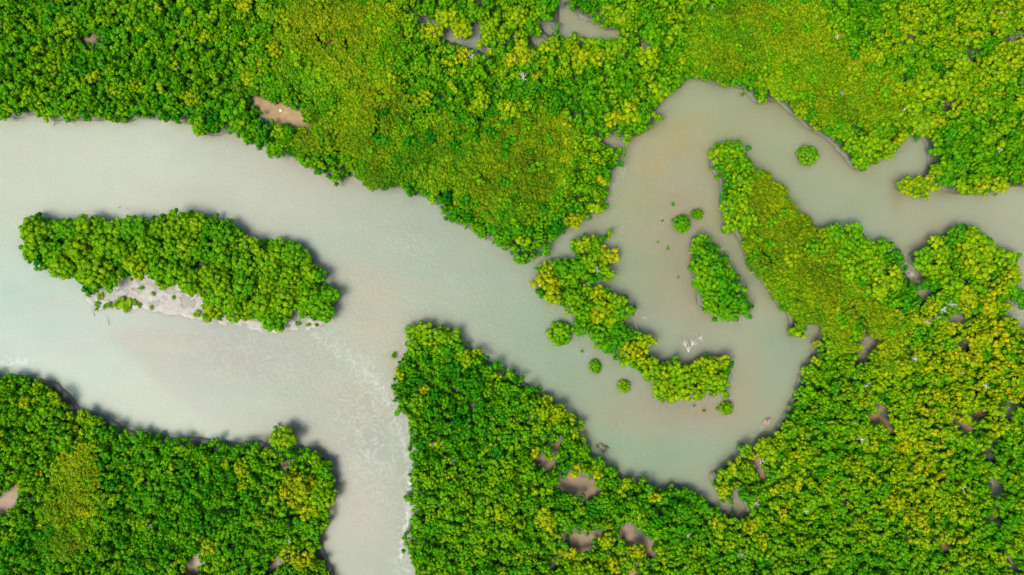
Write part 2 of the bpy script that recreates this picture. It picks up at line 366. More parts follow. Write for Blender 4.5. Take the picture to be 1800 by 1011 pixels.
Xw = X+(fbm(X, Y, 12, 40)-0.5)*8; Yw = Y+(fbm(X, Y, 12, 50)-0.5)*8
for P, c in MUD:
    mk = inpoly(X, Y, [(a, b) for a, b in P])
    cx = sum(p[0] for p in P)/len(P); cy = sum(p[1] for p in P)/len(P)
    P2 = [(cx+(a-cx)*1.2, cy+(b-cy)*1.2) for a, b in P]
    mk = inpoly(X, Y, P2)
    soil[mk] = np.array(c)*np.array((0.42, 0.34, 0.17))*(0.8+0.4*fbm(X[mk], Y[mk], 9, 33))[:, None]
sc_ = fbm(X, Y, 12, 71)[..., None]
sandcol = np.array((0.250, 0.245, 0.205))*(1-sc_)+np.array((0.235, 0.205, 0.165))*sc_
deb = np.clip((fbm(X, Y, 9, 131)-0.60)*9, 0, 1)[..., None]
sandcol = sandcol*0.80*np.array((0.98, 1.0, 0.97))*(1-0.55*deb)+np.array((0.13, 0.10, 0.07))*0.55*deb
soil = np.where(sandm[..., None], sandcol, soil)
soil = soil*0.77
sheet("mangrove_ground", xs, ys, Zt, M_GROUND, {"soil": soil})

def g2(px, py, sx, sy=None, rot=0):
    sy = sy or sx; c, s = math.cos(math.radians(rot)), math.sin(math.radians(rot))
    dx, dy = X-px, Y-py; u = dx*c+dy*s; v = -dx*s+dy*c
    return np.exp(-0.5*((u/sx)**2+(v/sy)**2))[..., None]
silt_glare = np.empty(X.shape+(3,)); silt_glare[:] = (0.215, 0.24, 0.172)
def stain(c, w):
    global silt_glare
    silt_glare = silt_glare*(1-w)+np.array(c)*w
stain((0.245, 0.262, 0.205), g2(300, 300, 330, 130, 15)*0.9)          # milky open reach
stain((0.255, 0.272, 0.215), g2(60, 600, 190, 140)*0.9)
stain((0.185, 0.232, 0.165), g2(820, 480, 150, 60, 35)*0.75)         # greener thread of the channel
stain((0.165, 0.222, 0.138), g2(1090, 780, 160, 42, 8)*0.8)
stain((0.165, 0.218, 0.140), g2(960, 640, 90, 40, 40)*0.8)
stain((0.170, 0.215, 0.140), g2(1350, 640, 40, 130, 20)*0.7)
stain((0.205, 0.215, 0.135), g2(1550, 360, 330, 70, 15)*0.85)
stain((0.205, 0.210, 0.130), g2(1300, 210, 120, 60)*0.8)
stain((0.262, 0.235, 0.160), g2(650, 560, 48, 80)*0.95)               # ochre shoal by the point
stain((0.240, 0.235, 0.175), g2(560, 330, 170, 25, 25)*0.6)
stain((0.255, 0.228, 0.190), g2(430, 610, 170, 34, 8)*0.75)          # pink silt below the island
stain((0.235, 0.215, 0.180), g2(320, 660, 60, 26, 50)*0.5)
stain((0.255, 0.225, 0.180), g2(625, 880, 34, 110, -5)*0.6)
stain((0.255, 0.215, 0.150), g2(1190, 725, 80, 22, -3)*0.85)
stain((0.250, 0.218, 0.145), g2(1130, 700, 40, 22, 40)*0.5)
stain((0.250, 0.212, 0.125), g2(1318, 655, 20, 34)*0.55)
stain((0.255, 0.210, 0.100), g2(1172, 285, 34, 62, 30)*0.95)
stain((0.240, 0.215, 0.155), g2(1215, 340, 36, 52, -20)*1.0)
stain((0.230, 0.205, 0.160), g2(1195, 455, 34, 90, -8)*0.8)
stain((0.205, 0.150, 0.090), g2(1298, 885, 12, 24)*0.95)
stain((0.230, 0.165, 0.110), g2(1300, 905, 10, 12)*0.9)
stain((0.170, 0.140, 0.070), g2(1490, 275, 14, 34, -50)*0.7)         # brown shallows along the bank
stain((0.170, 0.140, 0.070), g2(1576, 335, 9, 24)*0.6)
stain((0.160, 0.130, 0.070), g2(1660, 340, 20, 8)*0.6)
for a in ((780, 55, 60, 30), (960, 55, 30, 25), (1750, 850, 20, 80), (1775, 715, 16, 24)):
    stain((0.16, 0.185, 0.165), g2(*a)*0.8)
stain((0.20, 0.165, 0.135), g2(1530, 612, 26, 20)*0.8)
stain((0.262, 0.240, 0.195), sample(blur(inpoly(GX, GY, SANDBAR), 4, 2), X, Y)[..., None]*0.9)
mauve = sample(blur(inpoly(GX, GY, [(188,588),(300,584),(560,592),(650,690),(690,800),(560,800),(430,765),(330,715),(262,655)]), 5, 2), X, Y)[..., None]
silt_glare = silt_glare*(1-mauve*np.array((0.09, 0.16, 0.165)))
stain((0.255, 0.185, 0.120), g2(1190, 724, 80, 24, -3)*0.95)
stain((0.245, 0.200, 0.140), g2(1060, 650, 30, 30)*0.4)
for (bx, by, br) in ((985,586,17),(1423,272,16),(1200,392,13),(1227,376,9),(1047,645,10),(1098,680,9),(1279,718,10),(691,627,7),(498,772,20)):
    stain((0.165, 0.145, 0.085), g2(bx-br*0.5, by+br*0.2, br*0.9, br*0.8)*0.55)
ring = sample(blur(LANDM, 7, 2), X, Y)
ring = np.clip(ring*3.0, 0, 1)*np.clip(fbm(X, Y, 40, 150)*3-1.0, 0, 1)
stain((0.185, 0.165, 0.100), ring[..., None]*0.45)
pl = np.clip(fbm(X*0.35+Y*0.2, Y*1.0-X*0.22, 34, 160, 5)*4-1.9, 0, 1)[..., None]
stain((0.250, 0.222, 0.175), pl*(0.26+0.5*g2(430, 600, 200, 60, 10)+0.35*g2(1190, 400, 90, 160)+0.3*g2(640, 560, 90, 90)))
pl2 = np.clip(fbm(X*0.4+Y*0.25, Y*0.9-X*0.3, 50, 170, 5)*4-2.0, 0, 1)[..., None]
stain((0.180, 0.235, 0.185), pl2*0.30)
n_ = fbm(X*0.8+Y*0.5, Y-X*0.3, 90, 80, 5)[..., None]
silt_glare = silt_glare*(0.93+0.14*n_)

SILT_GLARE_TONE = [(430,610,(.58,.71,.68)),(600,560,(.69,.75,.66)),(1190,450,(.69,.70,.50)),(1300,200,(.81,.85,.67)),(600,900,(.58,.61,.56)),(100,600,(.83,.98,.97)),(100,250,(1.03,1.06,1.02)),(500,320,(.92,.91,.88)),(300,300,(1.,1.,.98)),
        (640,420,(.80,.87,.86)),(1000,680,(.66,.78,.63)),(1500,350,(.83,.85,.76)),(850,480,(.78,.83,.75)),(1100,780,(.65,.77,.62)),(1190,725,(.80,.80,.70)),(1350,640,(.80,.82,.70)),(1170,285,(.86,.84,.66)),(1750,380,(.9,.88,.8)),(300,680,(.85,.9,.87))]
acc = np.zeros(silt_glare.shape); wsum = np.full(X.shape, 1e-9)
for (a, b, c) in SILT_GLARE_TONE:
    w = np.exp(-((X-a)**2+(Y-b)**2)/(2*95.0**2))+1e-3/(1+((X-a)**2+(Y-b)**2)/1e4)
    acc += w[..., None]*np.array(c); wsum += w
silt_glare = silt_glare*(acc/wsum[..., None])*0.715  # sediment tones plus the sky-glare gradient, brighter at left, painted into the albedo

def dist_line(pts):
    D = np.full(X.shape, 1e9)
    for (x1, y1), (x2, y2) in zip(pts[:-1], pts[1:]):
        dx, dy = x2-x1, y2-y1; t = np.clip(((X-x1)*dx+(Y-y1)*dy)/(dx*dx+dy*dy), 0, 1)
        D = np.minimum(D, np.hypot(X-x1-t*dx, Y-y1-t*dy))
    return D
foam = np.zeros(X.shape+(3,))
shoreline = [(556,592),(590,612),(640,650),(664,676),(680,700),(692,730),(704,760),(712,790),(718,830),(719,860),(718,900),(712,940),(706,975),(714,1011),(716,1060)]
d = dist_line(shoreline)
foam[..., 1] = np.exp(-(d/3.6)**2)*np.where(Y < 660, 0.2, np.where((Y > 850), 0.9, 0.28))*np.clip(fbm(X, Y, 22, 140)*2.4-0.6, 0, 1)
foam[..., 0] = np.maximum(foam[..., 0], np.exp(-(d/20)**2)*0.8)
foam[..., 0] = np.maximum(foam[..., 0], (g2(650, 760, 42, 90, -12)[..., 0])*0.75)
foam[..., 0] = np.maximum(foam[..., 0], (g2(440, 625, 130, 34, 10)[..., 0])*0.35)
foam[..., 0] = np.maximum(foam[..., 0], (g2(20, 632, 26, 9, 10)[..., 0])*1.1)
foam[..., 1] = np.maximum(foam[..., 1], (g2(20, 638, 24, 3, -8)[..., 0])*0.5)
foam[..., 0] = np.maximum(foam[..., 0], (g2(740, 445, 60, 22, 35)[..., 0])*0.35)
foam[..., 1] = np.maximum(foam[..., 1], np.exp(-(dist_line([(1342,750),(1330,760),(1318,772)])/2.2)**2)*0.35)
foam[..., 1] = np.maximum(foam[..., 1], np.exp(-(dist_line([(1078,330),(1092,310),(1100,292)])/2.5)**2)*0.25)
sheet("river_water", xs, ys, np.zeros(X.shape), M_WATER, {"silt_glare": silt_glare, "foam": foam})

# ------------------------------------------------------------------ foliage meshes
def ico(sub):
    bm = bmesh.new(); bmesh.ops.create_icosphere(bm, subdivisions=sub, radius=1.0)
    v = np.array([x.co[:] for x in bm.verts]); f = np.array([[q.index for q in p.verts] for p in bm.faces]); bm.free()
    return v, f
IV, IF = ico(2)

def clump_arrays(r, R, nleaf, leaf, lumps=0.28):
    """one leafy clump: a rumpled core and leaf sprays standing off it"""
    ph = R.random((5, 3))*6.28; fr = R.normal(size=(5, 3))*2.4
    d = 1+sum(lumps/3*np.sin(IV@fr[k]+ph[k, 0]) for k in range(5))
    core = IV*(d[:, None])*r*0.80
    core[:, 2] *= 0.82
    verts = [core]; faces = [IF]; var = [np.tile(R.random(2), (1, 1))]
    base = len(core)
    nrm = R.normal(size=(nleaf, 3)); nrm[:, 2] = nrm[:, 2]*0.9+0.55
    nrm /= np.linalg.norm(nrm, axis=1)[:, None]
    pos = nrm*r*(0.72+0.34*R.random((nleaf, 1))); pos[:, 2] *= 0.85
    nn = nrm+R.normal(size=(nleaf, 3))*0.38; nn /= np.linalg.norm(nn, axis=1)[:, None]
    t = np.cross(nn, R.normal(size=(nleaf, 3))); t /= np.linalg.norm(t, axis=1)[:, None]
    b = np.cross(nn, t)
    s = leaf*(0.65+0.7*R.random((nleaf, 1)))
    # a spray: a bent diamond of two triangles
    q = np.stack([pos-t*s, pos-b*s*0.62+nn*s*0.12, pos+t*s, pos+b*s*0.62+nn*s*0.12], 1)
    lv = q.reshape(-1, 3)
    i = np.arange(nleaf)[:, None]*4+base
    lf = np.concatenate([i+[[0, 1, 3]], i+[[1, 2, 3]]], 0)
    return core, IF, lv, lf

def foliage_mesh(name, clumps, seed, dens=24, leaf=0.34):
    R = np.random.default_rng(seed)
    V, F, A = [], [], []; off = 0
    for (x, y, z, r) in clumps:
        nl = int(dens*r*r)+8
        core, cf, lv, lf = clump_arrays(r, R, nl, leaf*(0.75+0.3*r))
        age = R.random(); c = np.array((x, y, z))
        V.append(core+c); F.append(cf+off)
        A.append(np.column_stack([np.full(len(core), age), R.random(len(core))*0.7, np.zeros(len(core))]))
        V.append(lv+c); F.append(lf+off)
        ly = np.repeat(R.random(nl), 4); lz = np.repeat((R.random(nl) > 0.80)*R.random(nl), 4)
        la = np.repeat(np.clip(age+R.normal(size=nl)*0.16, 0, 1), 4)
        A.append(np.column_stack([la, ly, lz]))
        off += len(core)+len(lv)
    return mesh_np(name, np.concatenate(V), np.concatenate(F), M_LEAF, var=np.concatenate(A))

def crown_clumps(Rr, height, nlobe, R, cr=(0.75, 1.15), skirt=-0.15):
    """clumps covering the upper surface of a few overlapping lobes"""
    lobes = []
    for k in range(nlobe):
        a = k*2*math.pi/max(nlobe-1, 1)+R.random()*0.9; rad = 0 if k == 0 else Rr*(0.42+0.2*R.random())
        lr = Rr*(0.46+0.14*R.random()) if nlobe > 1 else Rr*1.02
        lobes.append((math.cos(a)*rad, math.sin(a)*rad, height-lr*0.8-(0 if k == 0 else R.random()*Rr*0.5), lr))
    out = [(0.0, 0.0, height-0.9, cr[1])] if nlobe == 1 else []
    for li, (lx, ly, lz, lr) in enumerate(lobes):
        tries = int(90*lr*lr/2)+30; mine = []
        for _ in range(tries):
            v = R.normal(size=3); v /= np.linalg.norm(v)
            if v[2] < skirt: continue
            cR = cr[0]+(cr[1]-cr[0])*R.random()
            rr = max(lr-cR*0.55, 0.1)*(0.80+0.34*R.random())
            p = np.array((lx+v[0]*rr, ly+v[1]*rr, lz+v[2]*rr*0.85))
            if any((p[0]-o[0])**2+(p[1]-o[1])**2+(p[2]-o[2])**2 < ((o[3]+cR)*0.66)**2 for o in out): continue
            if any(j != li and (p[0]-q[0])**2+(p[1]-q[1])**2+((p[2]-q[2])/0.85)**2 < (q[3]*0.62)**2 for j, q in enumerate(lobes)): continue
            out.append((p[0], p[1], p[2], cR))
    return out

def tube(V, F, pts, rads, n=6):
    base = sum(len(v) for v in V)
    ring = []
    for i, (p, r) in enumerate(zip(pts, rads)):
        p = np.array(p, float)
        a = np.array(pts[min(i+1, len(pts)-1)], float)-np.array(pts[max(i-1, 0)], float)
        a /= (np.linalg.norm(a)+1e-9)
        u = np.cross(a, (0.31, 0.72, 0.62)); u /= np.linalg.norm(u); w = np.cross(a, u)
        th = np.arange(n)*2*math.pi/n
        ring.append(p+r*(np.cos(th)[:, None]*u+np.sin(th)[:, None]*w))
    V.append(np.concatenate(ring))
    f = []
    for i in range(len(pts)-1):
        for k in range(n):
            a_, b_ = base+i*n+k, base+i*n+(k+1) % n
            f.append((a_, b_, b_+n)); f.append((a_, b_+n, a_+n))
    last = base+(len(pts)-1)*n
    for k in range(1, n-1): f.append((last, last+k, last+k+1))
    F.append(np.array(f))

def trunk_mesh(Rr, height, seed):
    R = np.random.default_rng(seed); V, F = [], []
    r0 = 0.06*Rr+0.08
    top = np.array((R.normal()*0.2, R.normal()*0.2, height*0.55))
    tube(V, F, [(0, 0, -0.6), (0.05, 0, height*0.18), tuple(top)], [r0*1.3, r0, r0*0.8], 7)
    nl = 3+int(Rr > 3)*2
    for k in range(nl):
        a = k*2*math.pi/nl+R.random()*0.6; d_ = Rr*(0.42+0.15*R.random())
        tube(V, F, [tuple(top-(0, 0, 0.2)), (math.cos(a)*d_*0.5, math.sin(a)*d_*0.5, height*0.68), (math.cos(a)*d_, math.sin(a)*d_, height*0.82)],
             [r0*0.7, r0*0.5, r0*0.2], 5)
    for k in range(5):                                   # arching prop roots
        a = k*2*math.pi/5+R.random()*0.5; d_ = 0.5+Rr*0.18
        tube(V, F, [(0, 0, height*0.2), (math.cos(a)*d_*0.7, math.sin(a)*d_*0.7, height*0.14), (math.cos(a)*d_, math.sin(a)*d_, -0.6)], [r0*0.35, r0*0.3, r0*0.22], 4)
    return mesh_np("trunk", np.concatenate(V), np.concatenate(F), M_BARK, smooth=True)

# prototypes: (radius m, mesh list).  Sizes near the ones seen so the clumps keep their scale
PROTO = {}
def make_protos():
    R = np.random.default_rng(11)
    for key, Rr, h, nl, cnt, cr in (("big", 5.2, 8.4, 6, 8, (0.85, 1.45)), ("mid", 3.7, 7.2, 5, 9, (0.8, 1.35)), ("small", 2.5, 6.4, 3, 10, (0.75, 1.3)),
                                    ("round", 3.2, 3.6, 1, 4, (0.5, 1.15)), ("tiny", 1.5, 1.9, 2, 3, (0.45, 0.7))):
        L = []
        for k in range(cnt):
            cl = crown_clumps(Rr, h, nl, R, cr, -0.35 if key in ("round", "tiny") else -0.2)
            me = foliage_mesh(key+"_crown", cl, 100+len(L)*7+len(PROTO)*91, dens=26 if key in ("big", "mid", "small") else 40, leaf=0.34)
            L.append((me, trunk_mesh(Rr, h, 5+k)))
        PROTO[key] = (Rr, h, L)
    # knee-high to head-high ground growth and the matted creeper canopy
    L = []
    for k in range(5):
        cl = [(R.normal()*1.2, R.normal()*1.2, 0.5+R.random()*1.1, 0.55+R.random()*0.5) for _ in range(7)]
        L.append((foliage_mesh("undergrowth_tuft", cl, 700+k, 20, 0.34), None))
    PROTO["under"] = (2.4, 1.6, L)
    L = []
    for k in range(7):
        cl = []
        for _ in range(30):
            a = R.random()*6.283; q = 2.6*math.sqrt(R.random())
            rr = 0.45+0.55*R.random()
            cl.append((math.cos(a)*q, math.sin(a)*q, -0.07*q*q+R.normal()*0.30, rr))
        L.append((foliage_mesh("creeper_mat", cl, 800+k, 15, 0.32), None))
    PROTO["mat"] = (2.8, 0.0, L)
make_protos()

# ------------------------------------------------------------------ colour of the canopy
PAL = np.array([(0.007, 0.110, 0.0015), (0.032, 0.185, 0.0012), (0.080, 0.238, 0.001), (0.142, 0.262, 0.001), (0.215, 0.266, 0.001)])
def palette(t, olive=0.0):
    t = max(0.0, min(1.0, t))*4; i = min(int(t), 3); f = t-i
    c = PAL[i]*(1-f)+PAL[i+1]*f
    o = np.array((0.116, 0.160, 0.001))*(0.62+0.55*t/4)
    return c*(1-olive)+o*olive

# (x, y, rx, ry, change of t)
TBL = [(60,60,90,60,.05),(200,120,120,70,.0),(500,40,120,50,.2),(640,150,60,90,.14),(820,260,90,70,-.15),(700,260,60,60,-.12),(900,400,80,40,-.12),
 (1100,180,60,70,.22),(900,110,40,40,.2),(1060,80,60,50,.12),(1030,150,40,40,-.12),(1250,60,60,50,.10),(1330,120,60,40,-.02),(1450,130,120,60,.08),(1380,80,60,40,.05),
 (1650,180,80,80,.25),(1760,60,80,60,.35),(1690,250,60,50,-.18),(1740,150,60,40,.1),(1760,290,40,40,.2),(1600,40,90,40,.1),
 (30,700,60,40,.0),(130,840,40,110,.22),(20,980,60,50,-.15),(250,880,90,90,-.12),(400,850,90,60,-.05),(540,870,34,60,.35),(420,960,120,50,.0),(560,960,30,60,-.1),
 (760,600,50,30,.12),(800,680,80,60,-.12),(860,760,90,60,-.03),(980,760,60,40,.02),(1000,900,120,70,.12),(850,900,90,80,.0),(780,980,60,40,.05),(1130,870,60,30,.05),
 (1380,850,60,60,.12),(1290,960,60,40,.05),(1500,730,110,60,.06),(1500,900,120,70,.2),(1650,760,90,90,.14),(1700,930,90,80,.17),(1760,640,60,60,.32),(1600,600,60,40,.1),
 (1560,540,60,40,-.05),(1650,620,60,40,.1),(1720,600,60,40,.2),(1430,560,40,40,.0),(1500,500,60,40,-.05),(1400,400,60,60,.1),(1350,340,30,30,.05),(410,200,60,30,-.2),(560,180,60,40,-.15),(480,260,40,20,-.08),
 (1560,760,160,120,.10),(1200,900,60,30,-.15),(1230,960,50,50,-.05)]
# matted creeper zones: x, y, rx, ry, strength
MAT = [(600,60,70,60,1.0),(645,170,34,80,1.0),(560,30,60,40,.9),(660,290,30,30,.6),(470,150,70,40,.5),(780,230,80,50,.55),(740,300,60,30,.5),(930,300,60,60,1.0),(870,330,50,40,.8),(960,240,40,40,.7),(540,240,40,30,.7),
 (1250,90,34,45,.9),(1330,40,80,40,.6),(1420,60,80,50,.5),(1500,150,90,40,.6),(1500,200,60,30,.8),(1400,150,50,30,.4),
 (1390,410,50,60,1.2),(1350,350,30,40,.9),(1430,480,50,50,.9),(1360,470,30,40,.7),(1480,560,50,30,.8),(1470,530,30,30,.8),(1540,570,60,30,.6),
 (140,850,32,60,.9),(110,930,50,60,.6),(1620,700,50,30,.3),(1560,640,80,20,.5),(300,60,80,40,.35)]
def field(L, px, py):
    return sum(a[4]*math.exp(-0.5*(((px-a[0])/a[2])**2+((py-a[1])/a[3])**2)) for a in L)
def tone(px, py):
    return 0.455+field(TBL, px, py)*0.95

# ------------------------------------------------------------------ single mangroves: x, y, radius in pixels, tone
HAND = {
"long": [(60,406,24,.62),(92,402,20,.42),(56,438,20,.62),(84,440,22,.5),(104,464,24,.6),(122,402,20,.42),(150,400,22,.6),(140,438,26,.66),(160,478,27,.62),(188,490,20,.5),(184,428,24,.55),(202,400,20,.55),(226,400,20,.45),(248,402,19,.4),(214,440,22,.6),(236,466,24,.8),(256,430,24,.55),(284,400,22,.6),(312,394,22,.6),(345,396,20,.7),(366,396,14,.35),(394,408,24,.42),(330,430,24,.66),(302,436,20,.55),(276,466,22,.5),(304,478,20,.5),(332,496,22,.62),(352,440,16,.45),(392,446,24,.5),(376,486,24,.65),(388,522,24,.6),(374,544,17,.82),(412,540,21,.6),(426,500,24,.5),(436,428,17,.66),(455,442,13,.75),(430,464,20,.45),(466,462,22,.6),(490,444,22,.55),(520,452,22,.45),(540,478,20,.62),(566,483,13,.35),(474,500,22,.7),(506,492,24,.6),(500,524,24,.68),(460,540,24,.6),(472,560,19,.55),(488,560,19,.45),(540,520,24,.5),(560,538,24,.55),(577,518,17,.4),(530,543,15,.5),(434,548,12,.85)],
"hook": [(1022,430,16,.75),(1046,428,14,.6),(1070,412,8,.75),(1070,448,17,.95),(1048,448,14,.6),(1036,464,15,.66),(1066,478,15,.6),(1014,470,15,.35),(988,470,16,.3),(962,473,15,.85),(945,494,12,1.),(964,500,18,1.),(974,520,17,.95),(1000,492,16,.6),(1010,524,16,.6),(1004,545,12,.6),(1030,512,14,.5),(1052,518,15,.9),(1056,546,18,.88),(1085,532,15,.7),(1096,548,17,.55),(1076,562,16,.7),(1046,562,9,1.),(1027,546,14,.5),(1022,576,15,.4),(1054,592,17,.42),(1076,604,18,.3),(1062,610,12,.4),(1092,588,17,.25),(1112,614,17,1.),(1134,604,18,.8),(1116,590,12,.35),(1101,638,12,.7),(1130,634,15,.92),(1150,650,17,.7),(1163,674,19,.75),(1182,648,17,.6),(1202,668,20,.72),(1190,690,17,.78),(1164,692,14,.66),(1222,656,15,.7),(1228,687,16,.78),(1240,668,16,.72),(1230,636,10,1.),(1252,642,17,.75),(1272,638,13,.88),(1262,672,18,.66),(1272,690,10,.6),(1208,698,11,.75)],
"tear": [(1229,420,11,.5),(1229,440,14,.52),(1248,448,14,.4),(1234,466,17,.5),(1262,470,16,.3),(1242,492,18,.5),(1270,498,17,.25),(1290,502,12,.25),(1246,520,17,.52),(1278,525,18,.35),(1303,530,16,.3),(1252,540,14,.58),(1284,549,17,.45),(1308,550,13,.3)],
"spit": [(1264,272,16,.62),(1291,262,16,.55),(1281,286,14,.62),(1298,318,13,.72),(1282,364,17,.62),(1302,346,14,.68),(1284,394,15,.66),(1310,388,18,.68),(1306,366,16,.66),(1277,325,10,.25),
  (1475,416,22,.42),(1500,414,20,.48),(1478,446,20,.52),(1522,444,22,.62),(1548,438,16,.5),(1576,456,15,.25),(1500,474,22,.6),(1538,474,22,.72),(1570,490,20,.8),(1545,506,20,.74),
  (1626,454,20,.55),(1650,436,20,.78),(1654,466,18,.7),(1640,484,16,.7),(1682,412,14,.35),(1712,422,22,.72),(1700,454,22,.82),(1732,442,18,.76),(1730,474,20,.78),(1770,456,18,.66),(1780,482,16,.9),(1764,502,16,.85),(1742,518,12,1.),(1674,498,20,.66),(1702,524,20,.95),(1738,540,18,.95),(1640,542,14,.95),(1666,574,14,.92),(1797,524,15,.35),
  (1402,586,13,.66),(1468,590,14,.75),(1484,612,15,.8),(1508,612,9,.85),(1435,605,8,.9),(1466,618,14,.72),(1434,634,10,.9),(1572,612,14,.85),(1554,632,10,.8),(1424,655,14,.6)],
"north": [(1502,256,17,.6),(1518,282,15,.62),(1530,252,20,.68),(1560,262,17,.72),(1582,246,12,.95),(1546,226,18,.6),(1622,218,18,.75),(1640,150,26,.76),(1676,150,22,.76),(1608,190,18,.7),(1597,326,15,.85),(1624,320,16,.85),(1612,336,13,.8),(1636,332,11,.8),(1626,342,9,.78),(1656,314,13,.3),(1690,328,13,.78),(1728,322,16,.88),(1760,322,16,.88),(1722,182,22,.72),(1752,122,24,.76),(1786,92,22,.8),(1690,110,18,.7),
  (843,180,19,.8),(898,193,23,.78),(760,58,18,1.),(785,280,15,.75),(745,175,15,.88),(812,100,15,1.),(918,92,18,.98),(900,105,14,1.),(945,134,10,1.),(1010,388,14,1.),(1060,322,11,1.),(1050,365,13,.82),(968,82,16,.82),(1020,100,18,.85),(1056,100,17,.85),(1084,82,18,.66),(786,30,18,.8),(812,50,16,.9),(862,50,18,.7),(910,30,18,.8),(1090,30,16,.72),(1070,20,14,.7),
  (350,222,15,.6),(490,234,15,.66),(408,198,20,.35),(448,232,15,.35),(118,44,17,.72),(364,64,15,.85),(16,158,18,.5),(168,136,13,.85),(336,172,14,.9),(440,140,13,.78),(140,30,16,.35),(284,160,12,.7),(960,440,12,.35),(912,455,10,.45),(1140,100,20,.75),(1160,160,18,.75),(1110,200,18,.85),(1080,210,16,.85),(1150,60,18,.5)],
"west": [(496,770,20,.78),(530,858,20,.95),(562,872,22,.6),(502,866,14,1.),(540,900,16,.92),(572,828,16,.35),(556,816,14,.6),(265,802,12,.4),(366,966,15,.9),(528,984,17,.95),(240,1000,15,.35),(540,800,12,.4),(508,795,12,.3),(240,918,14,.6),(270,875,16,.3),(500,968,12,1.),(400,812,10,.8),(424,828,14,.82)],
"point": [(726,586,16,.62),(752,588,17,.66),(780,594,16,.6),(802,592,12,.5),(820,630,15,.8),(840,616,9,.85),(770,612,14,.7),(730,612,14,.5),(746,684,10,1.),(766,780,10,.9),(732,920,13,.5),(700,655,11,.95),(702,720,10,.4),(895,656,10,.6),(1010,850-20,12,1.),(940,800,12,.95),(1052,828,12,1.),(1100,850,11,.85),(1150,875,13,1.),(1066,952,15,.8),(1122,970,14,.92),(1128,912,14,.55),(1000,975,15,.95),(1080,995,14,.95),(1178,868,10,.6),(1272,862,15,.82),(1262,838,12,.7),(1290,820,11,.9),(1312,790,11,.6),(1316,800,10,.95),(1350,790,18,.8),(1265,925,13,.98),(1324,925,14,.98),(1340,950,14,.95),(1376,905,12,.95),(1362,860,12,.95),(1405,845,13,.92),(1355,835,12,.4),(1380,815,12,.75)],
}
placed = []          # x, y, r  of everything that takes up canopy
cell = {}
def put(px, py, r):
    placed.append((px, py, r)); cell.setdefault((int(px//30), int(py//30)), []).append((px, py, r))
def clear(px, py, r, k):
    cx, cy = int(px//30), int(py//30)
    for i in range(cx-2, cx+3):
        for j in range(cy-2, cy+3):
            for (a, b, q) in cell.get((i, j), ()):
                if (a-px)**2+(b-py)**2 < (k*(q+r))**2: return False
    return True
for L in HAND.values():
    for (a, b, r, t) in L: put(a, b, r)

single = [(reg, a, b, r, t) for reg, L in HAND.items() for (a, b, r, t) in L]
# further broad crowns in the mainland forest, up to 300 in all
def region_of(px, py):
    if inpoly(np.array([px]), np.array([py]), NORTH)[0]: return "north"
    if inpoly(np.array([px]), np.array([py]), WEST)[0]: return "west"
    return "point" if py > 640 or px < 1240 else "spit"
prnd = random.Random(21); n_try = 0
while len(single) < 298 and n_try < 20000:
    n_try += 1
    px, py = prnd.uniform(10, 1790), prnd.uniform(8, 1003); r = prnd.uniform(14, 18)
    if field(MAT, px, py) > 0.5 or not fits(px, py, r, 0.8) or not clear(px, py, r, 1.5): continue
    if prnd.random() > 0.35+1.2*(tone(px, py)-0.35): continue
    t = tone(px, py)+prnd.gauss(0.12, 0.12)
    put(px, py, r); single.append((region_of(px, py), px, py, r, t))

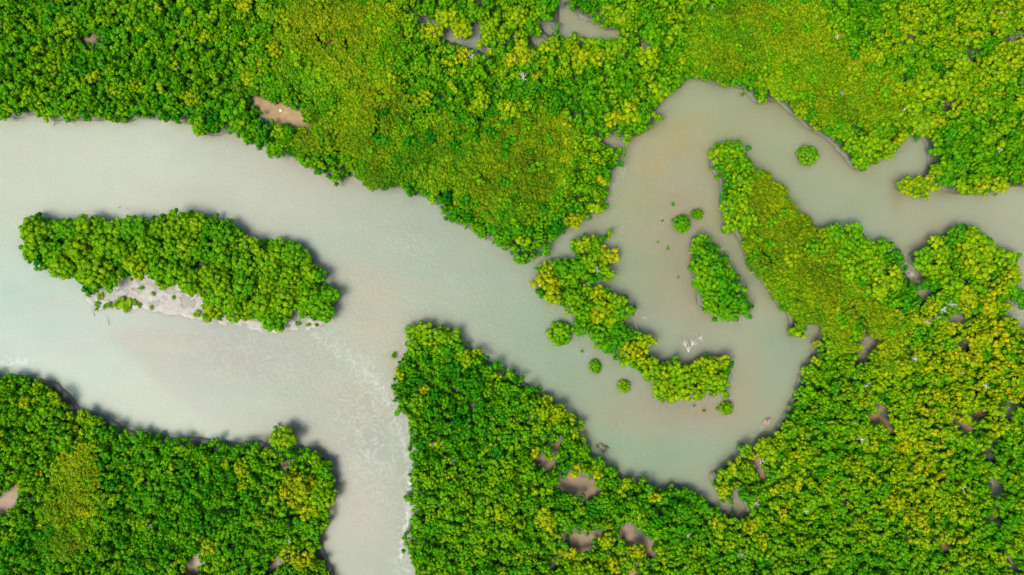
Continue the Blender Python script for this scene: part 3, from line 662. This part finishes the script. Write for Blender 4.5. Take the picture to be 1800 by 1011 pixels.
# landmarks a viewer can find, for the labels
MARKS = {
"long": [(42,420,"the left tip of the long island"),(150,388,"the long island's upper edge"),(215,530,"the sandbar's green mat"),(340,376,"the long island's bare twigs"),(357,478,"the long island's dark hole"),(460,424,"the long island's upper notch"),(566,492,"the long island's little inlet"),(492,572,"the long island's lowest bulge"),(592,528,"the right tip of the long island"),(300,500,"the long island's sandbar cove")],
"hook": [(1076,404,"the hooked islet's dead stick"),(1050,475,"the hooked islet's white branches"),(935,494,"the hooked islet's yellow point"),(985,586,"the hooked islet's round companion bush"),(1113,540,"the hooked islet's driftwood shoulder"),(1148,610,"the hooked islet's shaded bay"),(1210,600,"the bleached fallen tree in the bend"),(1290,640,"the square end of the hooked islet"),(1180,705,"the hooked islet's shoal edge")],
"tear": [(1228,406,"the narrow top of the teardrop islet"),(1216,480,"the teardrop islet's rusty edge"),(1290,490,"the teardrop islet's shaded slope"),(1290,564,"the broad bottom of the teardrop islet")],
"spit": [(1280,250,"the round head of the spit"),(1272,400,"the spit's lower left corner"),(1600,470,"the dark gap with dead branches"),(1480,396,"the dark shoulder of the spit"),(1680,405,"the big cluster's dark tuft"),(1680,560,"the tangle of bare branches"),(1785,550,"the small bay at the frame's edge"),(1530,612,"the muddy pools behind the spit"),(1425,575,"the notch below the spit")],
"north": [(500,200,"the long tan clearing"),(570,72,"the two small sand spots"),(158,66,"the small brown pool"),(5,200,"the upper bank's left end"),(340,235,"the upper bank's bulge"),(612,312,"the upper bank's step"),(780,50,"the winding grey creek"),(1030,50,"the grey creek inlet"),(920,130,"the bare grey tree"),(830,150,"the dark cleft in the canopy"),(905,465,"the tip of the upper bank"),(1070,340,"the narrow channel mouth"),(1085,248,"the small pools by the bend"),(1170,170,"the rounded bank above the bend"),(1305,158,"the red-brown dead bush"),(1465,245,"the grey dead bush"),(1510,300,"the bushy headland"),(1638,250,"the square cove"),(1700,110,"the dark slit through the forest"),(1600,60,"the pink mud spot"),(1790,330,"the upper bank's right end"),(1400,40,"the top edge's olive forest")],
"west": [(496,770,"the lone knob"),(20,875,"the brown patch at the frame's edge"),(338,995,"the pale bare strip"),(590,860,"the bulging lower left corner"),(485,990,"the pale logs"),(110,700,"the lower left bank"),(300,768,"the ragged lower left bank"),(140,850,"the smooth yellow strip")],
"point": [(735,566,"the triangle's blunt tip"),(691,626,"the triangle's tiny bush"),(820,600,"the triangle's upper notch"),(720,870,"the foam line"),(1020,850,"the two-armed brown clearing"),(1030,955,"the forked mud pool"),(1110,940,"the grey-brown pool"),(1160,860,"the cove below the bend"),(1300,890,"the brown inlet"),(1348,740,"the driftwood raft"),(1550,735,"the bent mud trail"),(1700,750,"the pink mud patch"),(1750,860,"the grey slit of water"),(1440,690,"the forest edge by the bend"),(1000,700,"the triangle's bank"),(1500,960,"the bottom edge's olive forest"),(850,980,"the bottom edge of the frame"),(960,815,"the ochre mud spot")],
}
def colour_word(t):
    return "dark green" if t < .34 else "mid-green" if t < .52 else "fresh green" if t < .68 else "yellow-green" if t < .86 else "bright yellow"
def dir_word(dx, dy):
    a = math.degrees(math.atan2(-dy, dx)) % 360
    return ["right of", "upper right of", "above", "upper left of", "left of", "lower left of", "below", "lower right of"][int(((a+22.5) % 360)//45)]
labels = {}
for i, (reg, px, py, r, t) in enumerate(single):
    m = min(MARKS[reg], key=lambda q: (q[0]-px)**2+(q[1]-py)**2)
    d_ = math.hypot(px-m[0], py-m[1])
    where = ("beside " if d_ < r else dir_word(px-m[0], py-m[1])+" ")+m[2]
    size = "broad" if r >= 18 else "rounded" if r >= 13 else "small"
    labels.setdefault((size, colour_word(t), where), []).append((d_, i))
ORD = ["nearest", "second nearest", "third nearest", "fourth nearest", "fifth nearest", "sixth nearest", "seventh nearest", "eighth nearest"]
lab = {}
for (size, cw, where), L in labels.items():
    L.sort()
    if len((size+" "+cw+" mangrove crown "+where).split()) > 14: size = ""
    for k, (_, i) in enumerate(L):
        lab[i] = " ".join(((ORD[k]+" " if len(L) > 1 else "")+f"{size} {cw} mangrove crown {where}").split())

GROUPS = {"long": "mangroves crowding the long island", "hook": "mangroves on the hooked islet", "tear": "mangroves on the teardrop islet", "spit": "mangroves on the spit and the forest behind it",
          "north": "broad mangroves of the upper forest", "west": "broad mangroves of the lower left forest", "point": "broad mangroves of the lower forest"}

def tinted(o, c): o["tint"] = [float(c[0]), float(c[1]), float(c[2])]

def mangrove(px, py, r, t, label, group, kinds=None, name="mangrove_tree", cat="tree", olive=0.0, rnd=random):
    rm = r*S*1.06
    key = kinds or ("big" if rm > 4.3 else "mid" if rm > 2.9 else "small")
    Rr, h, L = PROTO[key]
    cm, tm = rnd.choice(L)
    s = rm/Rr; hz = h*s**0.5*rnd.uniform(0.82, 1.1)
    zs = hz/h
    root = bpy.data.objects.new(name, None); link(root); root.empty_display_size = 1
    zt = hz*0.75
    root.location = (wx(px, zt), wy(py, zt), 0.1); root.rotation_euler = (0, 0, rnd.uniform(0, 6.283))
    tag(root, label, cat, group)
    tk = bpy.data.objects.new("trunk", tm); link(tk, root); tk.scale = (s, s, zs)
    cr = bpy.data.objects.new("crown", cm); link(cr, root); cr.scale = (s*rnd.uniform(0.9, 1.1), s*rnd.uniform(0.9, 1.1), zs)
    tinted(cr, palette(t+rnd.gauss(0, 0.03), olive))
    return root
for i, (reg, px, py, r, t) in enumerate(single):
    mangrove(px, py, r, t, lab[i], GROUPS[reg])

# bushes standing alone in the water
LONE = [(985,586,17,.5,"round","round green bush in the water below the hooked islet's waist"),(1423,272,16,.5,"round","round bush alone in the river above the spit"),(1200,392,13,.42,"round","round bush in the shallows above the teardrop islet"),
 (1227,376,9,.5,"round","smaller of the two bushes above the teardrop islet, with a trailing edge"),(1047,645,10,.5,"round","lone small bush in the river below the hooked islet"),(1098,680,9,.66,"round","yellowish small bush in the river beside the hooked islet's lower bend"),
 (1279,718,10,.6,"round","bush just below the square end of the hooked islet"),(691,627,7,.45,"tiny","tiny dull bush off the triangle's left edge"),(947,684,7,.5,"tiny","tiny bush touching the triangle's upper bank"),
 (1022,618,3.5,.7,"tiny","yellowish sprig in the water between the two lone bushes"),(1237,723,4,.9,"tiny","bright yellow sprig on the shoal below the hooked islet"),(1263,720,4,.6,"tiny","green sprig on the shoal beside the square-end bush"),
 (1183,360,4,.35,"tiny","uppermost tiny sprout in the tan shallows"),(1173,438,4,.55,"tiny","greenest sprout in the middle of the shallows"),(1157,426,2.5,.4,"tiny","faint sprout above the greenest one in the shallows"),(1164,388,2.5,.2,"tiny","dark speck of a sprout in the upper shallows"),
 (1192,488,2.5,.6,"tiny","lowest yellowish sprout in the shallows"),(1181,387,2.5,.3,"tiny","dull sprout beside the round bush in the shallows"),(1220,714,2.5,.5,"tiny","faint sprout near the hooked islet's lower edge"),(1305,167,4,.4,"tiny","small green tuft below the red-brown dead bush"),(1034,790,5,.5,"tiny","small pale bush off the triangle's bank"),(1049,785,3,.6,"tiny","tiny sprig off the triangle's bank")]
for (px, py, r, t, k, lb) in LONE:
    mangrove(px, py, r, t, lb, "bushes and sprouts standing in the water", k, "mangrove_bush", "bush")
# low plants on the sandbar
LOWP = [(215,531,16,.55,"largest low green mat on the pale sandbar"),(203,534,9,.45,"low fringe joined to the sandbar mat's left side"),(190,537,7,.4,"low plants between the sandbar's left spur and the green mat"),(182,538,5,.4,"leftmost wisp of plants by the big sandbar mat"),(236,530,7,.3,"thin tuft just right of the big sandbar mat"),(243,536,5,.25,"dull tuft at the lower right of the big sandbar mat"),
 (170,522,8,.5,"green spur at the sandbar's left end"),(168,534,6,.5,"narrow point of the sandbar's left spur"),(168,544,3.5,.45,"pointed tail of the sandbar's left spur"),(264,542,5,.45,"small tuft on the pale middle of the sandbar"),(246,506,5,.3,"faint tuft near the trees over the sandbar"),(268,515,5,.35,"faint tuft above the middle of the sandbar"),(286,500,13,.6,"rounded green bush reaching from the trees onto the sandbar"),
 (303,524,4,.3,"faint grey-green tuft in the middle of the sandbar"),(346,552,8,.45,"small bush at the sandbar's water edge beside the trees"),(363,558,7,.4,"low plants between the sandbar bush and the tree edge"),(523,570,6,.4,"low plants on the sand at the island's lower right cove"),(540,570,5,.4,"low tuft below the island's right bulge"),(556,572,4,.3,"faint tuft near the island's right tip"),(427,560,8,.55,"pale low bush in the recess of the island's lower edge")]
for (px, py, r, t, lb) in LOWP:
    o = mangrove(px, py, r*0.95, t, lb, "low plants on the sandbar", "tiny", "sandbar_plant", "plant", olive=0.45)
    s = o.scale; o.scale = (1.15, 1.15, 0.35)

# ------------------------------------------------------------------ dead trees and driftwood
def branchy(R, p, d, length, rad, depth, V, F, spread=0.5, n=5):
    pts = [p]; rr = [rad]; q = np.array(p, float); dd = np.array(d, float)
    for k in range(3):
        dd = dd+R.normal(size=3)*0.13; dd /= np.linalg.norm(dd)
        q = q+dd*length/3; pts.append(tuple(q)); rr.append(rad*(1-0.22*(k+1)))
    tube(V, F, pts, rr, n)
    if depth <= 0: return
    for k in range(3 if depth > 1 else 4):
        i = R.integers(1, 4); nd = dd+R.normal(size=3)*spread; nd /= np.linalg.norm(nd)
        branchy(R, pts[i], nd, length*R.uniform(0.55, 0.8), rr[i]*0.62, depth-1, V, F, spread, 4)

def dead_tree(px, py, size, label, lean=(0, 0), mat=None, z0=0.0, h=5.0, seed=1, nb=6, depth=2, cat="dead tree", name="dead_tree", group=None, flat=0.0):
    R = np.random.default_rng(seed); mat = mat or M_DEAD
    root = bpy.data.objects.new(name, None); link(root)
    root.location = (wx(px, h), wy(py, h), z0)
    tag(root, label, cat, group)
    V, F = [], []
    top = np.array((lean[0]*h*0.4, lean[1]*h*0.4, h*0.75))
    tube(V, F, [(0, 0, -0.5), tuple(top*0.5), tuple(top)], [0.2, 0.15, 0.1], 6)
    link(bpy.data.objects.new("trunk", mesh_np("trunk", np.concatenate(V), np.concatenate(F), mat, smooth=True)), root)
    for k in range(nb):
        V, F = [], []; a = k*6.283/nb+R.random()
        d_ = np.array((math.cos(a)+lean[0]*2, math.sin(a)+lean[1]*2, R.uniform(0.1, 1.3)-flat)); d_ /= np.linalg.norm(d_)
        branchy(R, tuple(top*R.uniform(0.75, 1.0)), d_, size*S*0.42, 0.10, depth, V, F, 0.55)
        link(bpy.data.objects.new("branch", mesh_np("branch", np.concatenate(V), np.concatenate(F), mat, smooth=True)), root)
    return root

SNAGS = [(920,132,11,6.5,"bare grey tree standing among the yellow crowns",M_DEAD),(570,152,9,6.0,"pale grey dead tree right of the long tan clearing",M_DEAD),(829,94,8,6.5,"grey dead tree beside the winding creek",M_DEAD),
 (1304,160,7,1.5,"red-brown dead bush standing in the water",M_DEADB),(1334,156,7,2.5,"grey dead bush on the bank beside the red-brown one",M_DEAD),(1467,245,8,2.2,"pinkish grey dead bush on the bank before the headland",M_DEADB),(1399,183,5,4,"small grey dead twigs on the bank above the river",M_DEAD),
 (1598,188,6,6,"white dead twigs at the forest edge above the headland",M_DEAD),(1486,160,7,6,"pale dead crown inside the olive upper forest",M_DEAD),(1478,60,7,6,"grey dead twigs in the upper forest above the pink mud",M_DEAD),(1255,10,6,6,"grey dead twigs at the top edge of the forest",M_DEAD),
 (1766,22,8,6,"pale dead top at the upper right corner",M_DEAD),(1768,262,7,6,"grey dead twigs in the yellow crowns near the right edge",M_DEAD),(1052,476,9,5.5,"white dead branches in the hooked islet's upper part",M_DEAD),(954,494,5,6,"white twigs in the yellow crown of the hooked islet",M_DEAD),
 (1605,482,9,3,"dead tree in the dark gap left of the big crowns",M_DEAD),(1665,545,9,6,"longest bare branches above the tangle of yellow crowns",M_DEAD),(1652,560,9,6,"white forked branches beside the bare tangle",M_DEAD),(1682,535,10,6.5,"thin bare branches at the top of the tangle",M_DEAD),(1636,566,7,6,"pale twigs at the lower end of the tangle",M_DEAD),
 (1500,603,7,4,"dead twigs beside the muddy pool behind the spit",M_DEAD),(1616,632,6,6,"white twigs right of the muddy pools",M_DEAD),(1342,812,10,5,"grey dead branches by the brown inlet, the upper of two",M_DEAD),(1332,888,10,5,"grey dead branches by the brown inlet, the lower of two",M_DEAD),(1308,980,10,6,"pale dead crown near the bottom edge below the inlet",M_DEAD),
 (1520,775,9,6,"white dead crown in the forest beside the bent mud trail",M_DEAD),(1530,680,6,6,"thin white branch at the top of the forest by the bend",M_DEAD),(1700,862,8,6,"pale dead crown left of the grey slit of water",M_DEAD),(1212,945,7,6,"white dead twigs near the lower edge of the forest",M_DEAD),(1422,902,7,6,"white dead top in the middle of the lower right forest",M_DEAD),
 (1700,995,7,6,"white dead top close to the lower right corner",M_DEAD),(997,770,8,5,"white dead twigs on the triangle's bank beside the rust spot",M_DEAD),(1024,783,7,4,"grey dead bush on the triangle's bank above the cove",M_DEAD),(732,998-328,7,5.5,"white twigs inside the triangle's blunt end",M_DEAD),(757,825-42,5,5.5,"tiny pale twigs on the triangle's left side",M_DEAD),
 (470,918,6,6,"pale dead branch inside the lower left forest",M_DEAD),(505,955,6,6,"white branch beside the yellow crown near the pale logs",M_DEAD),(258,930,6,6,"small pale dead top in the lower left forest",M_DEAD),(342,375,6,5,"bare twigs on the long island's upper edge",M_DEAD),(1696,655,6,6,"whitish dead leaves below the yellow crowns at the right",M_DEAD),(1742,680,6,6,"pale dead twigs above the grey slit of water",M_DEAD),
 (20,200,7,3,"dead grey twigs leaning from the left end of the upper bank",M_DEAD),(330,182,5,5,"pale twigs on the upper bank near the bulge",M_DEAD)]
for k, (px, py, sz, h, lb, mt) in enumerate(SNAGS):
    dead_tree(px, py, sz*1.5, lb, mat=mt, h=h*1.32 if h >= 5 else h*1.1, seed=40+k, group="dead trees bleached by the tide")
# the big bleached fallen tree: fans of twigs lying over the water
def fan(px, py, ang, length, label_mesh, root, R, rad=0.16, spread=0.28):
    V, F = [], []
    a = math.radians(ang)
    for k in range(15):
        aa = a+R.normal()*spread; d_ = np.array((math.cos(aa), math.sin(aa), 0.12+0.1*R.random()))
        branchy(R, (px, py, 0.35+0.2*R.random()), d_, length*R.uniform(0.4, 0.66), rad*0.42, 1, V, F, 0.28, 4)
    return link(bpy.data.objects.new("branch", mesh_np("branch", np.concatenate(V), np.concatenate(F), M_DEAD, smooth=True)), root)
R = np.random.default_rng(5)
root = bpy.data.objects.new("fallen_tree", None); link(root); root.location = (wx(1209), wy(616), 0)
tag(root, "bleached fallen tree with two white fans of twigs in the river bend", "dead tree")
V, F = [], []
tube(V, F, [(0.2, -0.6, 0.1), (-0.3, 0.6, 0.5), (-0.7, 1.5, 0.6)], [0.16, 0.13, 0.09], 6)
tube(V, F, [(0.3, -0.5, 0.1), (0.5, 0.6, 0.5), (1.3, 1.9, 0.7)], [0.16, 0.14, 0.09], 6)
tube(V, F, [(0.1, -0.2, 0.2), (0.1, 1.2, 0.45), (0.0, 2.6, 0.5)], [0.10, 0.08, 0.05], 5)
link(bpy.data.objects.new("trunk", mesh_np("trunk", np.concatenate(V), np.concatenate(F), M_DEAD, smooth=True)), root)
fan(-0.7, 1.2, 108, 4.2, "", root, R, 0.16, 0.2); fan(1.2, 1.7, 66, 3.7, "", root, R, 0.16, 0.2)
f3 = fan(3.6, 4.2, 10, 3.0, "", root, R, 0.09, 0.8)
f3["label"] = "thin half-sunk twigs trailing from the fallen tree"

def stick(px, py, L_, ang, label, mat=None, seed=1, name="driftwood", cat="driftwood"):
    R = np.random.default_rng(seed); V, F = [], []; a = math.radians(ang)
    branchy(R, (0, 0, 0.25), (math.cos(a), math.sin(a), 0.05), L_*S, 0.11, 1, V, F, 0.5, 5)
    o = bpy.data.objects.new(name, mesh_np(name, np.concatenate(V), np.concatenate(F), mat or M_DEAD, smooth=True)); link(o)
    o.location = (wx(px), wy(py), 0); tag(o, label, cat)
stick(1120,580,14,115,"white driftwood sticks in the water by the hooked islet's shoulder", seed=3)
stick(1136,560,7,150,"short white stick floating above the hooked islet's shoulder", seed=4)
stick(1076,414,14,62,"white dead stick leaning from the top of the hooked islet", seed=6)
stick(1082,738,12,300,"dark sunken branch in the green channel below the hooked islet", M_BARK, 8)
stick(208,365,8,10,"dark floating twig above the long island", M_BARK, 9)
stick(222,366,5,-10,"second dark floating twig above the long island, farther right", M_BARK, 10)
stick(96,222,6,80,"dark twig in the water under the upper bank near the left edge", M_BARK, 12)
stick(166,556,9,95,"dark sunken stick off the point of the sandbar's left spur", M_BARK, 14)
stick(192,572,13,80,"dark sunken branch in the pale water below the sandbar", M_BARK, 15)
stick(1320,480,6,20,"pale stick on the spit's bank facing the teardrop islet", seed=16)
stick(345,990,18,70,"pale log lying in the bare strip of the lower left forest", seed=17, name="fallen_log", cat="log")
stick(478,998,22,25,"pale log lying near the bottom edge of the lower left forest", seed=18, name="fallen_log", cat="log")

# raft of drift in the bend
root = bpy.data.objects.new("driftwood_raft", None); link(root); root.location = (wx(1348), wy(741), 0); root.rotation_euler = (0, 0, math.radians(60))
tag(root, "small brown raft of driftwood and mud in the river bend with a pale wake", "driftwood")
R = np.random.default_rng(77)
for k in range(6):
    V, F = [], []; y = (k-2.5)*0.32; x = R.normal()*0.2
    tube(V, F, [(-1.6+x, y*1.1+R.normal()*0.08, 0.02), (x, y, 0.22), (1.5+x, y*0.7, 0.08)], [0.16, 0.21, 0.10], 6)
    link(bpy.data.objects.new("log", mesh_np("log", np.concatenate(V), np.concatenate(F), M_DEADB if k % 2 else M_BARK, smooth=True)), root)
cm = PROTO["tiny"][2][0][0]; o = bpy.data.objects.new("leaf_litter", cm); link(o, root); o.scale = (0.42, 0.34, 0.3); o.location = (0.2, 0.1, 0.1); tinted(o, (0.22, 0.16, 0.04))

# stones in the tan clearing
SI, SF = ico(1)
for k, (px, py, r) in enumerate([(494,195,.85),(490,199,.45),(500,204,.5),(471,187,.3),(512,203,.55),(508,208,.4),(526,205,.45),(480,208,.35),(484,190,.25),(518,212,.3)]):
    R = np.random.default_rng(300+k)
    v = SI*(1+R.normal(size=(len(SI), 1))*0.13)*np.array((1, 0.8, 0.5))*r
    o = bpy.data.objects.new("stone", mesh_np("stone", v, SF, M_STONE)); link(o); o.location = (wx(px), wy(py), 0.25); o.rotation_euler = (0, 0, R.random()*6)
    tag(o, ["largest pale stone in the middle of the tan clearing","pale stone touching the left of the largest one","pale stone just below and right of the largest one","small pale stone near the clearing's left end","pale stone at the centre right of the tan clearing","stone below the centre-right one in the clearing","pale stone on the clearing's upper edge near its right end","small stone on the clearing's lower edge","tiny stone above and left of the largest one","small stone low in the clearing's right half"][k], "stone", "pale stones in the tan clearing")

# ------------------------------------------------------------------ forest too dense to count: point clouds carrying crowns
def library(keys):
    col = bpy.data.collections.new("crown_library"); idx = {}; k = 0
    for key in keys:
        idx[key] = []
        for me, _ in PROTO[key][2]:
            o = bpy.data.objects.new("crown_shape_%03d" % k, me); col.objects.link(o); idx[key].append(k); k += 1
    return col, idx
LIB, IDX = library(["mid", "small", "tiny", "under", "mat"])

def stuff_object(name, label, cat, items):
    """items: x, y, z (m), index, rotation, (sx, sy, sz), (r, g, b)"""
    me = bpy.data.meshes.new(name); n_ = len(items)
    me.vertices.add(n_)
    me.vertices.foreach_set("co", np.array([i[0:3] for i in items], np.float32).ravel())
    a = me.attributes.new("pick", 'INT', 'POINT'); a.data.foreach_set("value", np.array([i[3] for i in items], np.int32))
    a = me.attributes.new("turn", 'FLOAT_VECTOR', 'POINT'); a.data.foreach_set("vector", np.array([(i[7], i[8], i[4]) if len(i) > 7 else (0, 0, i[4]) for i in items], np.float32).ravel())
    a = me.attributes.new("size", 'FLOAT_VECTOR', 'POINT'); a.data.foreach_set("vector", np.array([i[5] for i in items], np.float32).ravel())
    a = me.attributes.new("tint", 'FLOAT_VECTOR', 'POINT'); a.data.foreach_set("vector", np.array([i[6] for i in items], np.float32).ravel())
    me.materials.append(M_LEAF)
    o = bpy.data.objects.new(name, me); link(o); tag(o, label, cat, kind='stuff')
    ng = bpy.data.node_groups.new(name+"_nodes", 'GeometryNodeTree')
    ng.interface.new_socket("Geometry", in_out='INPUT', socket_type='NodeSocketGeometry')
    ng.interface.new_socket("Geometry", in_out='OUTPUT', socket_type='NodeSocketGeometry')
    N = ng.nodes; K = ng.links
    gi = N.new("NodeGroupInput"); go = N.new("NodeGroupOutput")
    ci = N.new("GeometryNodeCollectionInfo"); ci.inputs["Collection"].default_value = LIB
    ci.inputs["Separate Children"].default_value = True; ci.inputs["Reset Children"].default_value = True
    ip = N.new("GeometryNodeInstanceOnPoints"); ip.inputs["Pick Instance"].default_value = True
    def na(nm, ty):
        x = N.new("GeometryNodeInputNamedAttribute"); x.data_type = ty; x.inputs["Name"].default_value = nm
        return x.outputs["Attribute"]
    K.new(gi.outputs[0], ip.inputs["Points"]); K.new(ci.outputs[0], ip.inputs["Instance"])
    K.new(na("pick", 'INT'), ip.inputs["Instance Index"])
    er = N.new("FunctionNodeEulerToRotation"); K.new(na("turn", 'FLOAT_VECTOR'), er.inputs[0]); K.new(er.outputs[0], ip.inputs["Rotation"])
    K.new(na("size", 'FLOAT_VECTOR'), ip.inputs["Scale"])
    K.new(ip.outputs[0], go.inputs[0])
    md = o.modifiers.new("scatter", 'NODES'); md.node_group = ng
    return o

fr = random.Random(5)
crowns, mats, under = [], [], []
X0, Y0, X1, Y1 = -300, -300, 2100, 1312
def add_crown(px, py, r, t, key):
    Rr, h, L = PROTO[key]
    s = r*S/Rr
    hh = h*(0.80+0.34*float(fbm(px, py, 60, 5)))*fr.uniform(0.76, 1.2)
    if key == "small" and r < 9: hh *= 0.85
    zt = hh*0.75
    crowns.append((wx(px, zt), wy(py, zt), 0.0, fr.choice(IDX[key]), fr.uniform(0, 6.283), (s*fr.uniform(0.85, 1.2), s*fr.uniform(0.85, 1.2), hh/h), palette(t)))
# a first pass of wider crowns, then close filling
for step, rlo, rhi, key, k, prob in ((20, 12.0, 15.0, "mid", 0.80, 0.40), (11, 8.5, 12.5, "small", 0.66, 0.95), (8, 5.5, 8.5, "small", 0.62, 0.9)):
    pts = [(X0+i*step+fr.uniform(-.5, .5)*step, Y0+j*step+fr.uniform(-.5, .5)*step) for i in range(int((X1-X0)/step)) for j in range(int((Y1-Y0)/step))]
    fr.shuffle(pts)
    for px, py in pts:
        if fr.random() > prob or not look(VEG, px, py): continue
        inside = -20 < px < 1820 and -20 < py < 1031
        m_ = field(MAT, px, py)
        if m_+fr.uniform(-.25, .25) > 0.72 and fr.random() > 0.16+0.5*(float(vnoise(px, py, 40, 61)) > 0.62): continue
        r = fr.uniform(rlo, rhi)
        if not fits(px, py, r, 0.55 if r < 9 else 0.68) or not clear(px, py, r, k): continue
        put(px, py, r)
        t = tone(px, py)+fr.gauss(0, 0.13)+0.6*(float(fbm(px, py, 90, 90))-0.5)
        if fr.random() < 0.05: t += 0.22
        add_crown(px, py, r, t, key)
stuff_object("mangrove_canopy", "close-packed smaller green mangrove crowns filling the forest on every bank", "forest", crowns)
# creeper-matted canopy
step = 9
for i in range(int((X1-X0)/step)):
    for j in range(int((Y1-Y0)/step)):
        px, py = X0+i*step+fr.uniform(-5, 5), Y0+j*step+fr.uniform(-5, 5)
        if not look(VEG, px, py): continue
        m_ = field(MAT, px, py)
        if m_+fr.uniform(-.2, .2) < 0.55: continue
        if not fits(px, py, 8, 0.8): continue
        r = fr.uniform(10, 14); s = r*S/2.8
        z = 2.6+2.6*float(fbm(px, py, 44, 15))+2.2*float(vnoise(px, py, 15, 19))
        t = tone(px, py)+fr.gauss(0, 0.05)+1.3*(float(fbm(px, py, 40, 95))-0.5)-0.05
        mats.append((wx(px, z), wy(py, z), z, fr.choice(IDX["mat"]), fr.uniform(0, 6.283), (s, s, s), palette(t+0.06, max(0.0, min(0.75, 0.25+0.4*m_+1.2*(float(fbm(px, py, 60, 97))-0.5)))), fr.uniform(-.2, .2), fr.uniform(-.2, .2)))
stuff_object("creeper_thicket", "smooth olive and yellow-green creeper matting over the canopy", "thicket", mats)
# undergrowth below
step = 11
for i in range(int((X1-X0)/step)):
    for j in range(int((Y1-Y0)/step)):
        px, py = X0+i*step+fr.uniform(-5, 5), Y0+j*step+fr.uniform(-5, 5)
        if not fits(px, py, 13, 0.9, 8, VEGU): continue
        s = fr.uniform(0.8, 1.3)*11*S/2.4
        z = fr.uniform(0.2, 1.6)
        under.append((wx(px, z+1), wy(py, z+1), z, fr.choice(IDX["under"]), fr.uniform(0, 6.283), (s, s, s*1.2), palette(0.15+0.35*fr.random())))
stuff_object("undergrowth", "dark green low growth on the mud beneath the mangroves", "undergrowth", under)
print("single", len(single), "crowns", len(crowns), "mats", len(mats), "under", len(under))
